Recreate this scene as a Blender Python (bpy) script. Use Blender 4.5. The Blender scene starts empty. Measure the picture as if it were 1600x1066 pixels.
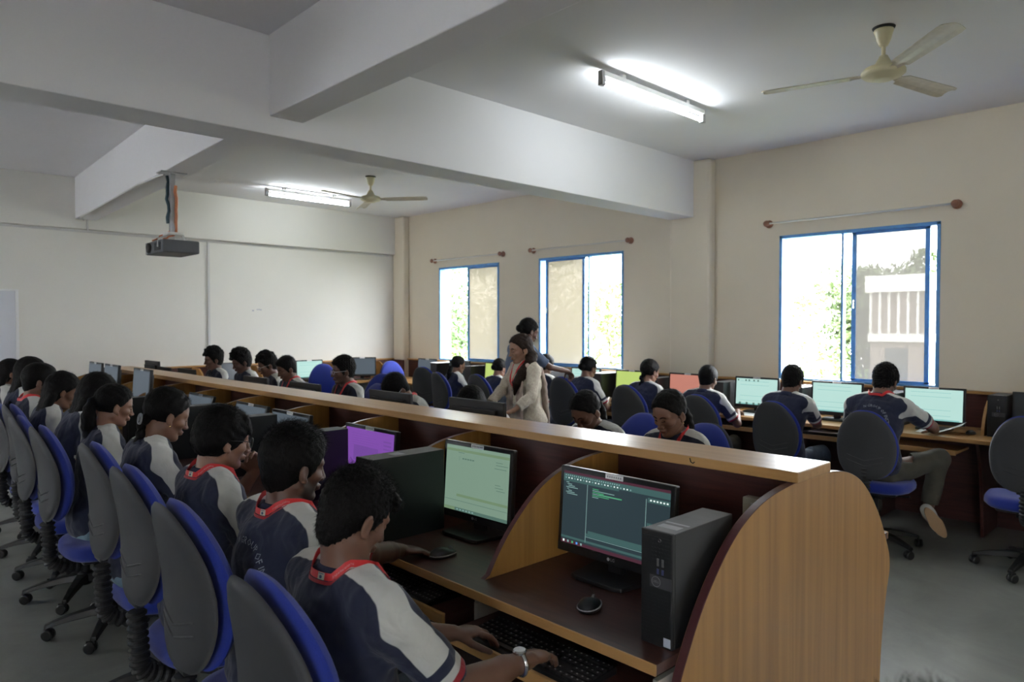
import bpy, bmesh, math, random
import numpy as np
from mathutils import Vector, Matrix, Euler
PI = math.pi
SC = bpy.context.scene
COL = SC.collection
random.seed(7)
RNG = np.random.default_rng(11)

# ------------------------------------------------------------------ camera
cam_d = bpy.data.cameras.new('camera')
cam = bpy.data.objects.new('camera', cam_d); COL.objects.link(cam)
CAM = Vector((0, 0, 1.555))
cam.location = CAM
YAW = math.radians(43.9); PITCH = -math.atan(25/1105.)
cam.rotation_euler = (PI/2 + PITCH, 0, -YAW)
cam_d.sensor_width = 36; cam_d.lens = 1105/1600*36
cam_d.clip_start = .02; cam_d.clip_end = 300
cam_d.dof.use_dof = True; cam_d.dof.focus_distance = 2.6; cam_d.dof.aperture_fstop = 4.5
SC.camera = cam

# ------------------------------------------------------------------ light and exposure
SC.view_settings.view_transform = 'Standard'; SC.view_settings.look = 'None'
SC.view_settings.gamma = 1; SC.view_settings.use_curve_mapping = False
SC.view_settings.exposure = 0.86
SC.cycles.use_denoising = True
SC.cycles.max_bounces = 8; SC.cycles.diffuse_bounces = 5; SC.cycles.transparent_max_bounces = 12
SC.cycles.sample_clamp_indirect = 12
w = bpy.data.worlds.new('sky'); SC.world = w; w.use_nodes = True
bg = w.node_tree.nodes['Background']
bg.inputs[0].default_value = (.93, .97, 1.0, 1); bg.inputs[1].default_value = 19.0

# ------------------------------------------------------------------ materials
MATS = {}
def nt(name):
    m = bpy.data.materials.new(name); m.use_nodes = True
    return m, m.node_tree, m.node_tree.nodes['Principled BSDF']
def mat(name, col, rough=.6, metal=0., spec=.5, noise=0., nscale=40., stretch=(1, 1, 1), bump=0., bscale=200., col2=None, emis=None, estr=0., sheen=0., distort=0.):
    if name in MATS: return MATS[name]
    m, t, b = nt(name)
    b.inputs['Base Color'].default_value = (*col, 1)
    b.inputs['Roughness'].default_value = rough; b.inputs['Metallic'].default_value = metal
    b.inputs['Specular IOR Level'].default_value = spec
    if sheen: b.inputs['Sheen Weight'].default_value = sheen
    if emis: b.inputs['Emission Color'].default_value = (*emis, 1); b.inputs['Emission Strength'].default_value = estr
    L = t.links
    if noise or bump or col2:
        tc = t.nodes.new('ShaderNodeTexCoord'); mp = t.nodes.new('ShaderNodeMapping'); mp.inputs['Scale'].default_value = stretch
        L.new(tc.outputs['Object'], mp.inputs[0])
    if noise or col2:
        n = t.nodes.new('ShaderNodeTexNoise'); n.inputs['Scale'].default_value = nscale; n.inputs['Detail'].default_value = 5; n.inputs['Distortion'].default_value = distort
        L.new(mp.outputs[0], n.inputs['Vector'])
        r = t.nodes.new('ShaderNodeValToRGB'); e = r.color_ramp.elements
        c2 = col2 or tuple(c*(1-noise) for c in col)
        e[0].position = .32; e[1].position = .68
        e[0].color = (*c2, 1); e[1].color = (*col, 1)
        L.new(n.outputs['Fac'], r.inputs[0]); L.new(r.outputs[0], b.inputs['Base Color'])
    if bump:
        n2 = t.nodes.new('ShaderNodeTexNoise'); n2.inputs['Scale'].default_value = bscale; n2.inputs['Detail'].default_value = 3
        L.new(mp.outputs[0], n2.inputs['Vector'])
        bp = t.nodes.new('ShaderNodeBump'); bp.inputs['Strength'].default_value = bump; bp.inputs['Distance'].default_value = .004
        L.new(n2.outputs['Fac'], bp.inputs['Height']); L.new(bp.outputs[0], b.inputs['Normal'])
    MATS[name] = m
    return m

M_WALL = mat('cream wall paint', (.70, .635, .52), .75, noise=.05, nscale=1.3, bump=.08, bscale=60)
M_BACK = mat('off white wall paint', (.70, .68, .63), .75, noise=.05, nscale=1.1, bump=.06, bscale=60)
M_CEIL = mat('white ceiling paint', (.76, .75, .77), .85, noise=.03, nscale=1.5, bump=.05, bscale=50)
M_TAN = mat('tan wood laminate', (.45, .235, .062), .42, col2=(.33, .16, .040), nscale=7, stretch=(4, 4, .12), distort=.6)
M_TANH = mat('tan edge laminate', (.50, .285, .11), .33, col2=(.42, .23, .08), nscale=9, stretch=(4, .12, 4), distort=.6)
M_MAR = mat('maroon wood laminate', (.088, .030, .025), .38, col2=(.052, .018, .016), nscale=8, stretch=(8, .5, 8), distort=.8)
M_MARTOP = mat('maroon desk laminate', (.085, .032, .024), .40, col2=(.05, .02, .016), nscale=8, stretch=(8, .5, 8), distort=.8)
M_MARD = mat('maroon edge band', (.085, .028, .03), .28)
M_BLK = mat('black plastic', (.012, .012, .013), .38)
M_BLKM = mat('matt black plastic', (.016, .016, .017), .6, bump=.1, bscale=400)
M_CASE = mat('black steel case', (.013, .014, .015), .42, bump=.05, bscale=500)
M_CASETOP = mat('mottled grey case top', (.10, .10, .10), .55, noise=.3, nscale=12)  # top face paler and mottled, sides stay black
M_SHELL = mat('grey plastic shell', (.036, .037, .042), .55, bump=.3, bscale=700)
M_BLUE = mat('blue chair fabric', (.010, .030, .30), .85, noise=.25, nscale=500, bump=.3, bscale=900, sheen=.25)
M_METAL = mat('chrome', (.6, .6, .62), .25, metal=1.)
M_WIN = mat('blue window paint', (.10, .33, .74), .45, noise=.25, nscale=14)
M_WHITE = mat('white plastic', (.75, .75, .73), .4)
M_BEIGE = mat('beige switch plastic', (.55, .50, .40), .5)
M_PAPER = mat('white paper', (.82, .82, .84), .8)
M_CREAMFAN = mat('cream fan enamel', (.62, .56, .36), .35)
M_BLADE = mat('fan blade paint', (.58, .52, .42), .38, noise=.15, nscale=20)
M_PINK = mat('brown rod finial', (.30, .14, .09), .4)
M_ROD = mat('steel curtain rod', (.62, .60, .56), .35, metal=.4)

# ------------------------------------------------------------------ mesh helpers
class MB:
    def __init__(s): s.v = []; s.f = []; s.m = []
    def add(s, vs, fs, mi=0, M=None):
        o = len(s.v)
        for p in vs:
            p = Vector(p)
            s.v.append(tuple(M @ p) if M is not None else tuple(p))
        for f in fs: s.f.append(tuple(i+o for i in f)); s.m.append(mi)
        return s
    def box(s, x0, x1, y0, y1, z0, z1, mi=0, M=None, top=None):
        vs = [(x, y, z) for z in (z0, z1) for y in (y0, y1) for x in (x0, x1)]
        fs = [(0, 2, 3, 1), (4, 5, 7, 6), (0, 1, 5, 4), (2, 6, 7, 3), (0, 4, 6, 2), (1, 3, 7, 5)]
        o = len(s.m); s.add(vs, fs, mi, M)
        if top is not None: s.m[o+1] = top
        return s
    def prism(s, pts, y0, y1, mi=0, edge=None, axis='y'):
        """outline pts (a,b) extruded; axis y: a=x,b=z"""
        n = len(pts)
        def P(a, b, c):
            return {'y': (a, c, b), 'x': (c, a, b), 'z': (a, b, c)}[axis]
        vs = [P(a, b, y0) for a, b in pts] + [P(a, b, y1) for a, b in pts]
        o = len(s.v); s.v += vs
        s.f.append(tuple(o+i for i in range(n))); s.m.append(mi)
        s.f.append(tuple(o+n+i for i in reversed(range(n)))); s.m.append(mi)
        for i in range(n):
            j = (i+1) % n
            s.f.append((o+i, o+n+i, o+n+j, o+j)); s.m.append(mi if edge is None else edge)
        return s
    def tube(s, pts, r, n=8, mi=0, cap=True, closed=False):
        pts = [Vector(p) for p in pts]; N = len(pts)
        rs = r if isinstance(r, (list, tuple, np.ndarray)) else [r]*N
        o = len(s.v); up = None
        for i, p in enumerate(pts):
            if closed: d = pts[(i+1) % N]-pts[i-1]
            else: d = pts[min(i+1, N-1)]-pts[max(i-1, 0)]
            if d.length < 1e-9: d = Vector((0, 0, 1))
            d.normalize()
            if up is None:
                up = d.orthogonal().normalized()
            else:
                up = (up - d*up.dot(d));
                up = up.normalized() if up.length > 1e-6 else d.orthogonal().normalized()
            b = d.cross(up)
            for k in range(n):
                a = 2*PI*k/n
                s.v.append(tuple(p + (up*math.cos(a)+b*math.sin(a))*rs[i]))
        for i in range(N if closed else N-1):
            i2 = (i+1) % N
            for k in range(n):
                k2 = (k+1) % n
                s.f.append((o+i*n+k, o+i2*n+k, o+i2*n+k2, o+i*n+k2)[::-1]); s.m.append(mi)
        if cap and not closed:
            s.f.append(tuple(o+k for k in range(n))); s.m.append(mi)
            s.f.append(tuple(o+(N-1)*n+k for k in reversed(range(n)))); s.m.append(mi)
        return s
    def lathe(s, prof, c=(0, 0, 0), n=24, mi=0, M=None):
        o = len(s.v); c = Vector(c)
        for r, z in prof:
            for k in range(n):
                a = 2*PI*k/n; p = Vector((r*math.cos(a), r*math.sin(a), z))+c
                s.v.append(tuple(M @ p) if M is not None else tuple(p))
        for i in range(len(prof)-1):
            for k in range(n):
                k2 = (k+1) % n
                s.f.append((o+i*n+k, o+i*n+k2, o+(i+1)*n+k2, o+(i+1)*n+k)); s.m.append(mi)
        s.f.append(tuple(o+k for k in reversed(range(n)))); s.m.append(mi)
        s.f.append(tuple(o+(len(prof)-1)*n+k for k in range(n))); s.m.append(mi)
        return s
    def mesh(s, name, mats, smooth=False):
        me = bpy.data.meshes.new(name)
        me.from_pydata(s.v, [], s.f)
        for m in (mats if isinstance(mats, (list, tuple)) else [mats]): me.materials.append(m)
        if any(s.m): me.polygons.foreach_set('material_index', s.m)
        if smooth: me.polygons.foreach_set('use_smooth', [True]*len(s.f))
        me.update()
        return me
    def obj(s, name, mats, parent=None, smooth=False, bevel=0, loc=None, kind=None, label=None, segs=2):
        o = bpy.data.objects.new(name, s.mesh(name, mats, smooth)); COL.objects.link(o)
        if parent: o.parent = parent
        if loc is not None: o.location = loc
        if bevel:
            b = o.modifiers.new('bevel', 'BEVEL'); b.width = bevel; b.segments = segs; b.limit_method = 'ANGLE'
        if smooth == 'auto':
            pass
        if kind: o['kind'] = kind
        if label: o['label'] = label
        return o
def thing(name, label, cat, loc=(0, 0, 0), rz=0., group=None):
    o = bpy.data.objects.new(name, None); COL.objects.link(o); o.empty_display_size = .05
    o.location = loc; o.rotation_euler = (0, 0, rz); o['label'] = label; o['category'] = cat
    if group: o['group'] = group
    return o
def tag(o, label, cat, group=None):
    o['label'] = label; o['category'] = cat
    if group: o['group'] = group
    return o
def copy_tree(o, parent=None, swap=None):
    c = o.copy(); COL.objects.link(c)
    if parent is not None: c.parent = parent
    for ch in list(o.children): copy_tree(ch, c)
    return c
def dup(o, label, loc, rz=0.):
    c = copy_tree(o); c.location = loc; c.rotation_euler = (0, 0, rz); c['label'] = label
    return c
def text_geo(txt, size, depth=0., align='CENTER', res=2):
    cu = bpy.data.curves.new('t', 'FONT'); cu.body = txt; cu.size = size; cu.align_x = align; cu.align_y = 'CENTER'
    cu.extrude = depth; cu.resolution_u = res
    o = bpy.data.objects.new('t', cu); COL.objects.link(o)
    dg = bpy.context.evaluated_depsgraph_get(); me = o.evaluated_get(dg).to_mesh()
    vs = [tuple(v.co) for v in me.vertices]; fs = [tuple(p.vertices) for p in me.polygons]
    o.evaluated_get(dg).to_mesh_clear()
    bpy.data.objects.remove(o); bpy.data.curves.remove(cu)
    return vs, fs

# ------------------------------------------------------------------ the room
XW, YB, HC = 6.5, 9.34, 3.235      # window wall, back wall, ceiling
XL, YF = -3.6, -3.6                # unseen sides
def struct(name, mb, mats, **k): return mb.obj(name, mats, kind='structure', **k)
m, t, b = nt('grey cement floor'); MATS['floor'] = m
tc = t.nodes.new('ShaderNodeTexCoord')
n1 = t.nodes.new('ShaderNodeTexNoise'); n1.inputs['Scale'].default_value = 1.6; n1.inputs['Detail'].default_value = 8; n1.inputs['Roughness'].default_value = .65; n1.inputs['Distortion'].default_value = .8
r1 = t.nodes.new('ShaderNodeValToRGB'); r1.color_ramp.elements[0].position = .3; r1.color_ramp.elements[1].position = .75
r1.color_ramp.elements[0].color = (.165, .172, .158, 1); r1.color_ramp.elements[1].color = (.29, .30, .275, 1)
t.links.new(tc.outputs['Object'], n1.inputs['Vector']); t.links.new(n1.outputs['Fac'], r1.inputs[0]); t.links.new(r1.outputs[0], b.inputs['Base Color'])
n2 = t.nodes.new('ShaderNodeTexNoise'); n2.inputs['Scale'].default_value = 3.; n2.inputs['Detail'].default_value = 6
mr = t.nodes.new('ShaderNodeMapRange'); mr.inputs['To Min'].default_value = .22; mr.inputs['To Max'].default_value = .5
t.links.new(tc.outputs['Object'], n2.inputs['Vector']); t.links.new(n2.outputs['Fac'], mr.inputs['Value']); t.links.new(mr.outputs[0], b.inputs['Roughness'])
struct('floor', MB().box(XL-.2, XW+.25, YF-.2, YB+.2, -.15, 0), MATS['floor'])
struct('ceiling', MB().box(XL-.2, XW+.25, YF-.2, YB+.2, HC, HC+.15), M_CEIL)
# window wall with three openings
WZ0, WZ1 = 1.04, 2.40
WINS = [(1.735, 3.09), (4.925, 6.26), (7.005, 8.31)]
EXTRA = [(-2.6, -1.3)]
def wall_x(name, x0, x1, ya, yb, opens, m, z0=WZ0, z1=WZ1):
    mb = MB(); y = ya
    for a, c in sorted(opens):
        mb.box(x0, x1, y, a, 0, HC); mb.box(x0, x1, a, c, 0, z0); mb.box(x0, x1, a, c, z1, HC); y = c
    mb.box(x0, x1, y, yb, 0, HC)
    return struct(name, mb, m)
wall_x('wall_right', XW, XW+.22, YF-.2, YB+.2, WINS+EXTRA, M_WALL)
wall_x('wall_left', XL-.2, XL, YF-.2, YB+.2, [(-2.5, -1.5), (6.3, 7.1)], M_WALL, 1.0, 2.4)  # unseen window openings, added and sized for fill daylight
struct('wall_back', MB().box(XL, XW, YB, YB+.2, 0, HC), M_BACK)
struct('wall_front', MB().box(XL, XW, YF-.2, YF, 0, HC), M_WALL)
# beam against the back wall, columns, cross beams
struct('trim_1', MB().box(XL, 6.38, YB-.07, YB, 2.655, HC), M_BACK, bevel=.006)
struct('trim_2', MB().box(6.38, XW, 9.05, YB, 0, HC), M_WALL, bevel=.025)
struct('trim_3', MB().box(6.38, XW, 3.76, 4.24, 0, HC), M_WALL, bevel=.03)
struct('trim_4', MB().box(XL, 6.385, 3.95, 4.24, 2.66, HC), M_CEIL, bevel=.006)
mb = MB()
for (ya, yb, xa, xb) in ((YF, 3.95, (1.80, 2.00), (1.85, 2.06)), (4.24, YB-.07, (1.845, 2.05), (2.02, 2.23))):
    mb.add([(xa[0], ya, 2.765), (xa[1], ya, 2.765), (xb[1], yb, 2.765), (xb[0], yb, 2.765), (xa[0], ya, HC), (xa[1], ya, HC), (xb[1], yb, HC), (xb[0], yb, HC)],
           [(0, 3, 2, 1), (4, 5, 6, 7), (0, 1, 5, 4), (1, 2, 6, 5), (2, 3, 7, 6), (3, 0, 4, 7)])
struct('trim_5', mb, M_CEIL, bevel=.006)
# conduits on the back wall
M_COND = mat('white conduit', (.55, .54, .53), .5)
struct('trim_6', MB().box(XL, 6.30, YB-.012, YB, 2.625, 2.65).box(2.13, 2.15, YB-.085, YB-.07, 2.64, 2.80), M_COND, bevel=.003)
struct('trim_7', MB().box(3.515, 3.545, YB-.016, YB, .6, 2.63), M_COND, bevel=.003)
# window frames
def gpane(name, tr, df, noise=True):
    m = bpy.data.materials.new(name); m.use_nodes = True; t = m.node_tree; t.nodes.clear()
    o = t.nodes.new('ShaderNodeOutputMaterial'); a = t.nodes.new('ShaderNodeBsdfTransparent'); a.inputs[0].default_value = (*tr, 1)
    d = t.nodes.new('ShaderNodeBsdfTranslucent'); d.inputs[0].default_value = (*df, 1)
    d2 = t.nodes.new('ShaderNodeBsdfDiffuse'); d2.inputs[0].default_value = (*df, 1)
    mx = t.nodes.new('ShaderNodeMixShader'); mx.inputs[0].default_value = .5
    ad = t.nodes.new('ShaderNodeAddShader'); g = t.nodes.new('ShaderNodeBsdfGlossy'); g.inputs['Roughness'].default_value = .08
    m2 = t.nodes.new('ShaderNodeMixShader'); m2.inputs[0].default_value = .012
    L = t.links; L.new(d.outputs[0], mx.inputs[1]); L.new(d2.outputs[0], mx.inputs[2]); L.new(a.outputs[0], ad.inputs[0]); L.new(mx.outputs[0], ad.inputs[1])
    L.new(ad.outputs[0], m2.inputs[1]); L.new(g.outputs[0], m2.inputs[2]); L.new(m2.outputs[0], o.inputs[0])
    return m
G_DIRTY = gpane('dusty beige glass', (.09, .087, .08), (.27, .25, .215))
G_CLEAR = gpane('grey tinted glass', (.22, .217, .212), (.095, .09, .087))
def window(i, ya, yb, sashes):
    """sashes: list of (y0,y1,xoff,material) sliding panels"""
    f = .028
    w0 = MB().box(XW-.006, XW+.10, ya, ya+f, WZ0, WZ1).box(XW-.006, XW+.10, yb-f, yb, WZ0, WZ1).box(XW-.006, XW+.10, ya, yb, WZ1-f, WZ1).box(XW-.004, XW+.16, ya, yb, WZ0, WZ0+f*.7)
    r = struct('window_%d' % i, w0, M_WIN, bevel=.003)
    for (a, c, xo, gm) in sashes:
        s = .035; z0, z1 = WZ0+f*.7, WZ1-f
        x0, x1 = XW+xo, XW+xo+.024
        MB().box(x0, x1, a, a+s, z0, z1).box(x0, x1, c-s, c, z0, z1).box(x0, x1, a, c, z0, z0+s*.6).box(x0, x1, a, c, z1-s*.6, z1).obj('sash_frame', M_WIN, r, bevel=.002)
        MB().box(x0+.009, x0+.014, a+s, c-s, z0+s*.6, z1-s*.6).obj('glass_pane', gm, r)
        MB().box(x0-.01, x0, c-s+.008, c-.012, 1.70, 1.78).obj('sash_latch', M_METAL, r, bevel=.002)
    return r
window(1, *WINS[0], [(1.82, 2.44, .03, G_CLEAR)])
struct('trim_8', MB().box(XW+.0, XW+.06, 2.50, 2.52, WZ0+.02, WZ1-.02), M_WIN)
window(2, *WINS[1], [(5.53, 6.17, .03, G_DIRTY)])
struct('trim_9', MB().box(XW+.0, XW+.06, 5.43, 5.452, WZ0+.02, WZ1-.02), M_WIN)
window(3, *WINS[2], [(7.04, 7.70, .03, G_DIRTY)])
window(4, *EXTRA[0], [(-2.55, -1.95, .03, G_CLEAR)])
# light portals at the openings (sampling aids of the sky itself)
def portal(x, ya, yb, z0, z1, face):
    ld = bpy.data.lights.new('portal', 'AREA'); ld.shape = 'RECTANGLE'; ld.size = abs(yb-ya); ld.size_y = z1-z0
    ld.cycles.is_portal = True
    o = bpy.data.objects.new('daylight_portal', ld); COL.objects.link(o)
    o.location = (x, (ya+yb)/2, (z0+z1)/2); o.rotation_euler = (PI/2, 0, PI/2 if face > 0 else -PI/2)
for a, c in WINS+EXTRA: portal(XW+.2, a, c, WZ0, WZ1, -1)
for a, c in [(-2.5, -1.5), (6.3, 7.1)]: portal(XL-.18, a, c, 1.0, 2.4, 1)
for i, (a, c) in enumerate([(-2.5, -1.5), (6.3, 7.1)]):  # frames of the added, unseen fill-daylight windows
    struct('window_%d' % (5+i), MB().box(XL-.12, XL-.06, a, a+.04, 1.0, 2.4).box(XL-.12, XL-.06, c-.04, c, 1.0, 2.4).box(XL-.12, XL-.06, a, c, 1.0, 1.04).box(XL-.12, XL-.06, a, c, 2.36, 2.4).box(XL-.12, XL-.06, (a+c)/2-.03, (a+c)/2+.03, 1.04, 2.36), M_WIN)

# curtain rods
for i, (a, c, z, lab) in enumerate(((1.62, 3.19, 2.52, 'steel curtain rod above the right-hand wide window'), (4.82, 6.35, 2.505, 'steel curtain rod above the middle window'), (6.92, 8.40, 2.505, 'steel curtain rod above the far window near the corner'))):
    r = thing('curtain_rod', lab, 'curtain rod', (XW, 0, 0), group='curtain rods above the windows')
    MB().tube([(-.06, a+.02, z), (-.06, c-.02, z)], .009, 10).obj('rod', M_ROD, r, smooth=True)
    for y in (a, c):
        Mx = Matrix.Translation((0, y, z)) @ Matrix.Rotation(-PI/2, 4, 'Y')
        MB().lathe([(.0, 0), (.036, 0), (.038, .012), (.022, .02), (.012, .035), (.012, .05), (.026, .058), (.03, .07), (.024, .084), (.0, .09)], n=20, M=Mx).obj('rod_bracket', M_PINK, r, smooth=True)

# tube lights
def tube_light(x0, x1, y, label):
    r = thing('tube_light', label, 'ceiling light', ((x0+x1)/2, y, HC), group='fluorescent tube lights')
    L = (x1-x0)/2
    MB().box(-L, L, -.022, .022, -.065, -.03).box(-L+.2, -L+.24, -.015, .015, -.03, 0).box(L-.24, L-.2, -.015, .015, -.03, 0).obj('batten', M_WHITE, r, bevel=.004)
    for s in (-1, 1):
        MB().box(s*L-.02, s*L+.02, -.018, .018, -.125, -.03).obj('lamp_holder', mat('grey lamp holder', (.35, .34, .33), .5), r, bevel=.004)
    em = mat('fluorescent glow', (.9, .9, .9), .5, emis=(.90, .97, 1.0), estr=36)
    MB().tube([(-L+.02, 0, -.105), (L-.02, 0, -.105)], .014, 12).obj('lamp_tube', em, r, smooth=True)
    return r
tube_light(3.63, 4.85, 2.93, 'lit fluorescent tube on the ceiling beside the nearer ceiling fan')
tube_light(3.80, 4.93, 8.20, 'lit fluorescent tube on the ceiling near the far wall, left of the far fan')

# fans
def fan(x, y, a0, label):
    r = thing('ceiling_fan', label, 'ceiling fan', (x, y, HC), group='cream three-bladed ceiling fans')
    MB().lathe([(.06, 0), (.058, -.006), (.052, -.012)], n=24).obj('ceiling_plate', M_BLKM, r, smooth=True)
    MB().lathe([(.05, -.010), (.052, -.02), (.046, -.035), (.036, -.075), (.024, -.10), (.02, -.105)], n=24).obj('canopy', M_CREAMFAN, r, smooth=True)
    MB().tube([(0, 0, -.09), (0, 0, -.19)], .011, 12).obj('downrod', M_CREAMFAN, r, smooth=True)
    MB().lathe([(.014, -.155), (.022, -.16), (.045, -.205), (.058, -.215), (.10, -.228), (.115, -.245), (.115, -.262), (.10, -.275), (.06, -.285), (.055, -.292), (.03, -.296), (.0, -.297)], n=32).obj('motor_housing', M_CREAMFAN, r, smooth=True)
    for k in range(3):
        a = math.radians(a0+120*k); R = Matrix.Rotation(a, 4, 'Z') @ Matrix.Translation((0, 0, -.255)) @ Matrix.Rotation(math.radians(-9), 4, 'X')
        vs = []; fs = []
        st = [(.10, .02), (.16, .028), (.175, .052), (.30, .056), (.45, .060), (.60, .064), (.64, .060), (.655, .040)]
        for (rr, hw) in st:
            for (yy, zz) in ((-hw, -.006), (-hw*.55, .003), (0, .006), (hw*.55, .003), (hw, -.006)):
                vs.append((rr, yy, zz))
        n = len(st)
        for zz in (0, 1):
            pass
        top = list(vs); bot = [(p[0], p[1], p[2]-.003) for p in vs]; N = len(vs)
        for i in range(n-1):
            for j in range(4):
                q = (i*5+j, (i+1)*5+j, (i+1)*5+j+1, i*5+j+1)
                fs.append(q); fs.append(tuple(N+z for z in reversed(q)))
            fs.append((i*5, N+i*5, N+(i+1)*5, (i+1)*5)); fs.append((i*5+4, (i+1)*5+4, N+(i+1)*5+4, N+i*5+4))
        fs.append((0, 1, 2, 3, 4, N+4, N+3, N+2, N+1, N)); e = (n-1)*5
        fs.append((e+4, e+3, e+2, e+1, e, N+e, N+e+1, N+e+2, N+e+3, N+e+4))
        MB().add(top+bot, fs, 0, R).obj('blade', M_BLADE, r)
fan(4.31, 1.45, 106, 'cream ceiling fan nearest the camera, above the right-hand window bay')
fan(4.42, 6.90, 68, 'cream ceiling fan in the far bay beyond the cross beam')

# projector
r = thing('ceiling_projector', 'grey projector hanging on a pole from the ceiling beam', 'projector', (1.97, 5.95, 0))
MB().box(-.10, .10, -.06, .06, 2.755, 2.765).box(-.02, .02, -.02, .02, 2.28, 2.765).obj('mounting_pole', mat('galvanised steel', (.45, .45, .46), .4, metal=.5), r, bevel=.003)
MB().box(-.06, .06, -.10, .10, 2.265, 2.285).tube([(-.05, .09, 2.27), (-.05, .12, 2.22)], .008).tube([(.05, -.09, 2.27), (.05, -.12, 2.22)], .008).tube([(.05, .09, 2.27), (.05, .12, 2.22)], .008).obj('mounting_bracket', M_WHITE, r, bevel=.002)
pr = MB().box(-.14, .14, -.20, .20, 2.115, 2.215).obj('projector_body', mat('grey projector plastic', (.10, .105, .115), .5), r, bevel=.012)
Mx = Matrix.Translation((-.14, .10, 2.165)) @ Matrix.Rotation(-PI/2, 4, 'Y')
MB().lathe([(.0, 0), (.04, 0), (.04, .015), (.032, .018), (.0, .012)], n=20, M=Mx).obj('lens', M_BLK, r, smooth=True)
mb = MB()
for k in range(7): mb.box(-.142, -.139, -.16+k*.022, -.15+k*.022, 2.135, 2.195)
mb.obj('vent_grille', M_BLK, r)
MB().box(-.141, -.139, .15, .195, 2.12, 2.21).obj('side_strip', mat('light grey strip', (.4, .42, .45), .4), r)
def wob(a, b, n, amp, seed):
    q = random.Random(seed); A, B = Vector(a), Vector(b)
    return [A.lerp(B, i/n)+Vector((q.uniform(-amp, amp), q.uniform(-amp, amp), 0))*(1 if 0 < i < n else 0) for i in range(n+1)]
MB().tube(wob((-.03, .02, 2.74), (-.04, -.02, 2.36), 8, .012, 1), .012, 6).obj('dark_cable', mat('dark green cable', (.02, .05, .07), .5), r, smooth=True)
MB().tube(wob((.02, -.03, 2.66), (.02, -.02, 2.28), 8, .008, 2), .012, 6).tube(wob((.03, -.03, 2.28), (-.10, -.1, 2.225), 6, .01, 3), .007, 6).tube(wob((-.02, 0, 2.30), (-.12, .1, 2.225), 6, .01, 5), .006, 6).obj('orange_cable', mat('orange cable', (.62, .22, .10), .5), r, smooth=True)
MB().tube(wob((.0, .03, 2.60), (.0, .0, 2.29), 8, .01, 4), .006, 6).tube([(0, .0, 2.3), (-.06, -.03, 2.25), (-.13, -.08, 2.23), (-.15, -.12, 2.16)], .006, 6).tube([(0, .0, 2.3), (-.04, .06, 2.27), (-.1, .13, 2.23)], .006, 6).obj('white_cable', M_WHITE, r, smooth=True)
MB().tube([(1.93, 6.0, 2.757), (1.91, 6.6, 2.756), (1.96, 7.6, 2.757), (2.02, 9.0, 2.757), (2.1, 9.25, 2.757)], .010, 6).obj('trim_10', M_COND, kind='structure', smooth=True)

# whiteboard and wall marks
r = thing('whiteboard', 'whiteboard with aluminium frame on the back wall at the left edge', 'whiteboard', (.3, YB, 0))
MB().box(-1.15, 1.15, -.018, -.004, .95, 1.93).obj('board_surface', mat('glossy white board', (.60, .61, .66), .2), r)
MB().box(-1.18, -1.15, -.024, -.002, .92, 1.945).box(1.15, 1.18, -.024, -.002, .92, 1.945).box(-1.15, 1.15, -.024, -.002, 1.925, 1.945).box(-1.15, 1.15, -.03, -.002, .92, .95).obj('board_frame', mat('aluminium', (.75, .75, .76), .35, metal=.6), r, bevel=.002)
mb = MB()
for x, z, a in ((4.12, 1.750, .012), (4.18, 1.765, .009), (4.205, 1.766, .010), (4.23, 1.762, .010)): mb.box(x-a, x+a, YB-.002, YB, z-a*.8, z+a*.8)
mb.obj('trim_11', mat('faded grey wall marks', (.40, .40, .46), .6), kind='structure')

# ------------------------------------------------------------------ double-sided carrel bank
BX = 2.17                                    # centre line of the bank
Y0, DY, NB = .93, .725, 10                   # first panel, bay pitch, bays
YE = Y0+DY*NB
DESK = .75
PROF_L = [(2.16, 1.085), (2.07, 1.082), (1.95, 1.072), (1.85, 1.052), (1.76, 1.018), (1.69, .975), (1.63, .925), (1.58, .875), (1.535, .82), (1.495, .76), (1.455, .69), (1.445, .63), (1.47, .56), (1.50, .47), (1.525, .35), (1.54, .2), (1.545, .0)]
PROF_R = [(2*BX-x, z) for x, z in PROF_L]
rc = thing('carrel_bank', 'long double-sided bank of tan and maroon computer carrels running down the room', 'computer desk', (0, 0, 0))
def smoothprof(P, n=4):
    out = []
    for i in range(len(P)-1):
        p0 = P[max(i-1, 0)]; p1 = P[i]; p2 = P[i+1]; p3 = P[min(i+2, len(P)-1)]
        for k in range(n):
            t = k/n
            out.append(tuple(.5*((2*p1[j])+(-p0[j]+p2[j])*t+(2*p0[j]-5*p1[j]+4*p2[j]-p3[j])*t*t+(-p0[j]+3*p1[j]-3*p2[j]+p3[j])*t**3) for j in (0, 1)))
    out.append(P[-1]); return out
PL = smoothprof(PROF_L); PR = smoothprof(PROF_R)
outline = PL[::-1] + PR[1:]
MB().prism(outline, Y0, Y0+.025, 0, edge=1).obj('end_panel', [M_TAN, M_MARD], rc, bevel=.0015, segs=1)
MB().prism(outline, YE, YE+.025, 0, edge=1).obj('end_panel', [M_TAN, M_MARD], rc)
# centre partition and top board
MB().box(BX-.015, BX+.015, Y0+.025, YE, .05, 1.085).obj('centre_partition', M_MAR, rc)
MB().box(BX-.115, BX+.125, Y0-.015, YE+.04, 1.085, 1.118).obj('top_board', M_TANH, rc, bevel=.003, label='tan top board capping the carrels')
MB().tube([(BX-.117, 1.28, 1.112), (BX-.119, 1.275, 1.100), (BX-.117, 1.268, 1.096), (BX-.1165, 1.262, 1.101)], .0018, 5).obj('bent_nail', M_BLK, rc)
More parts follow.
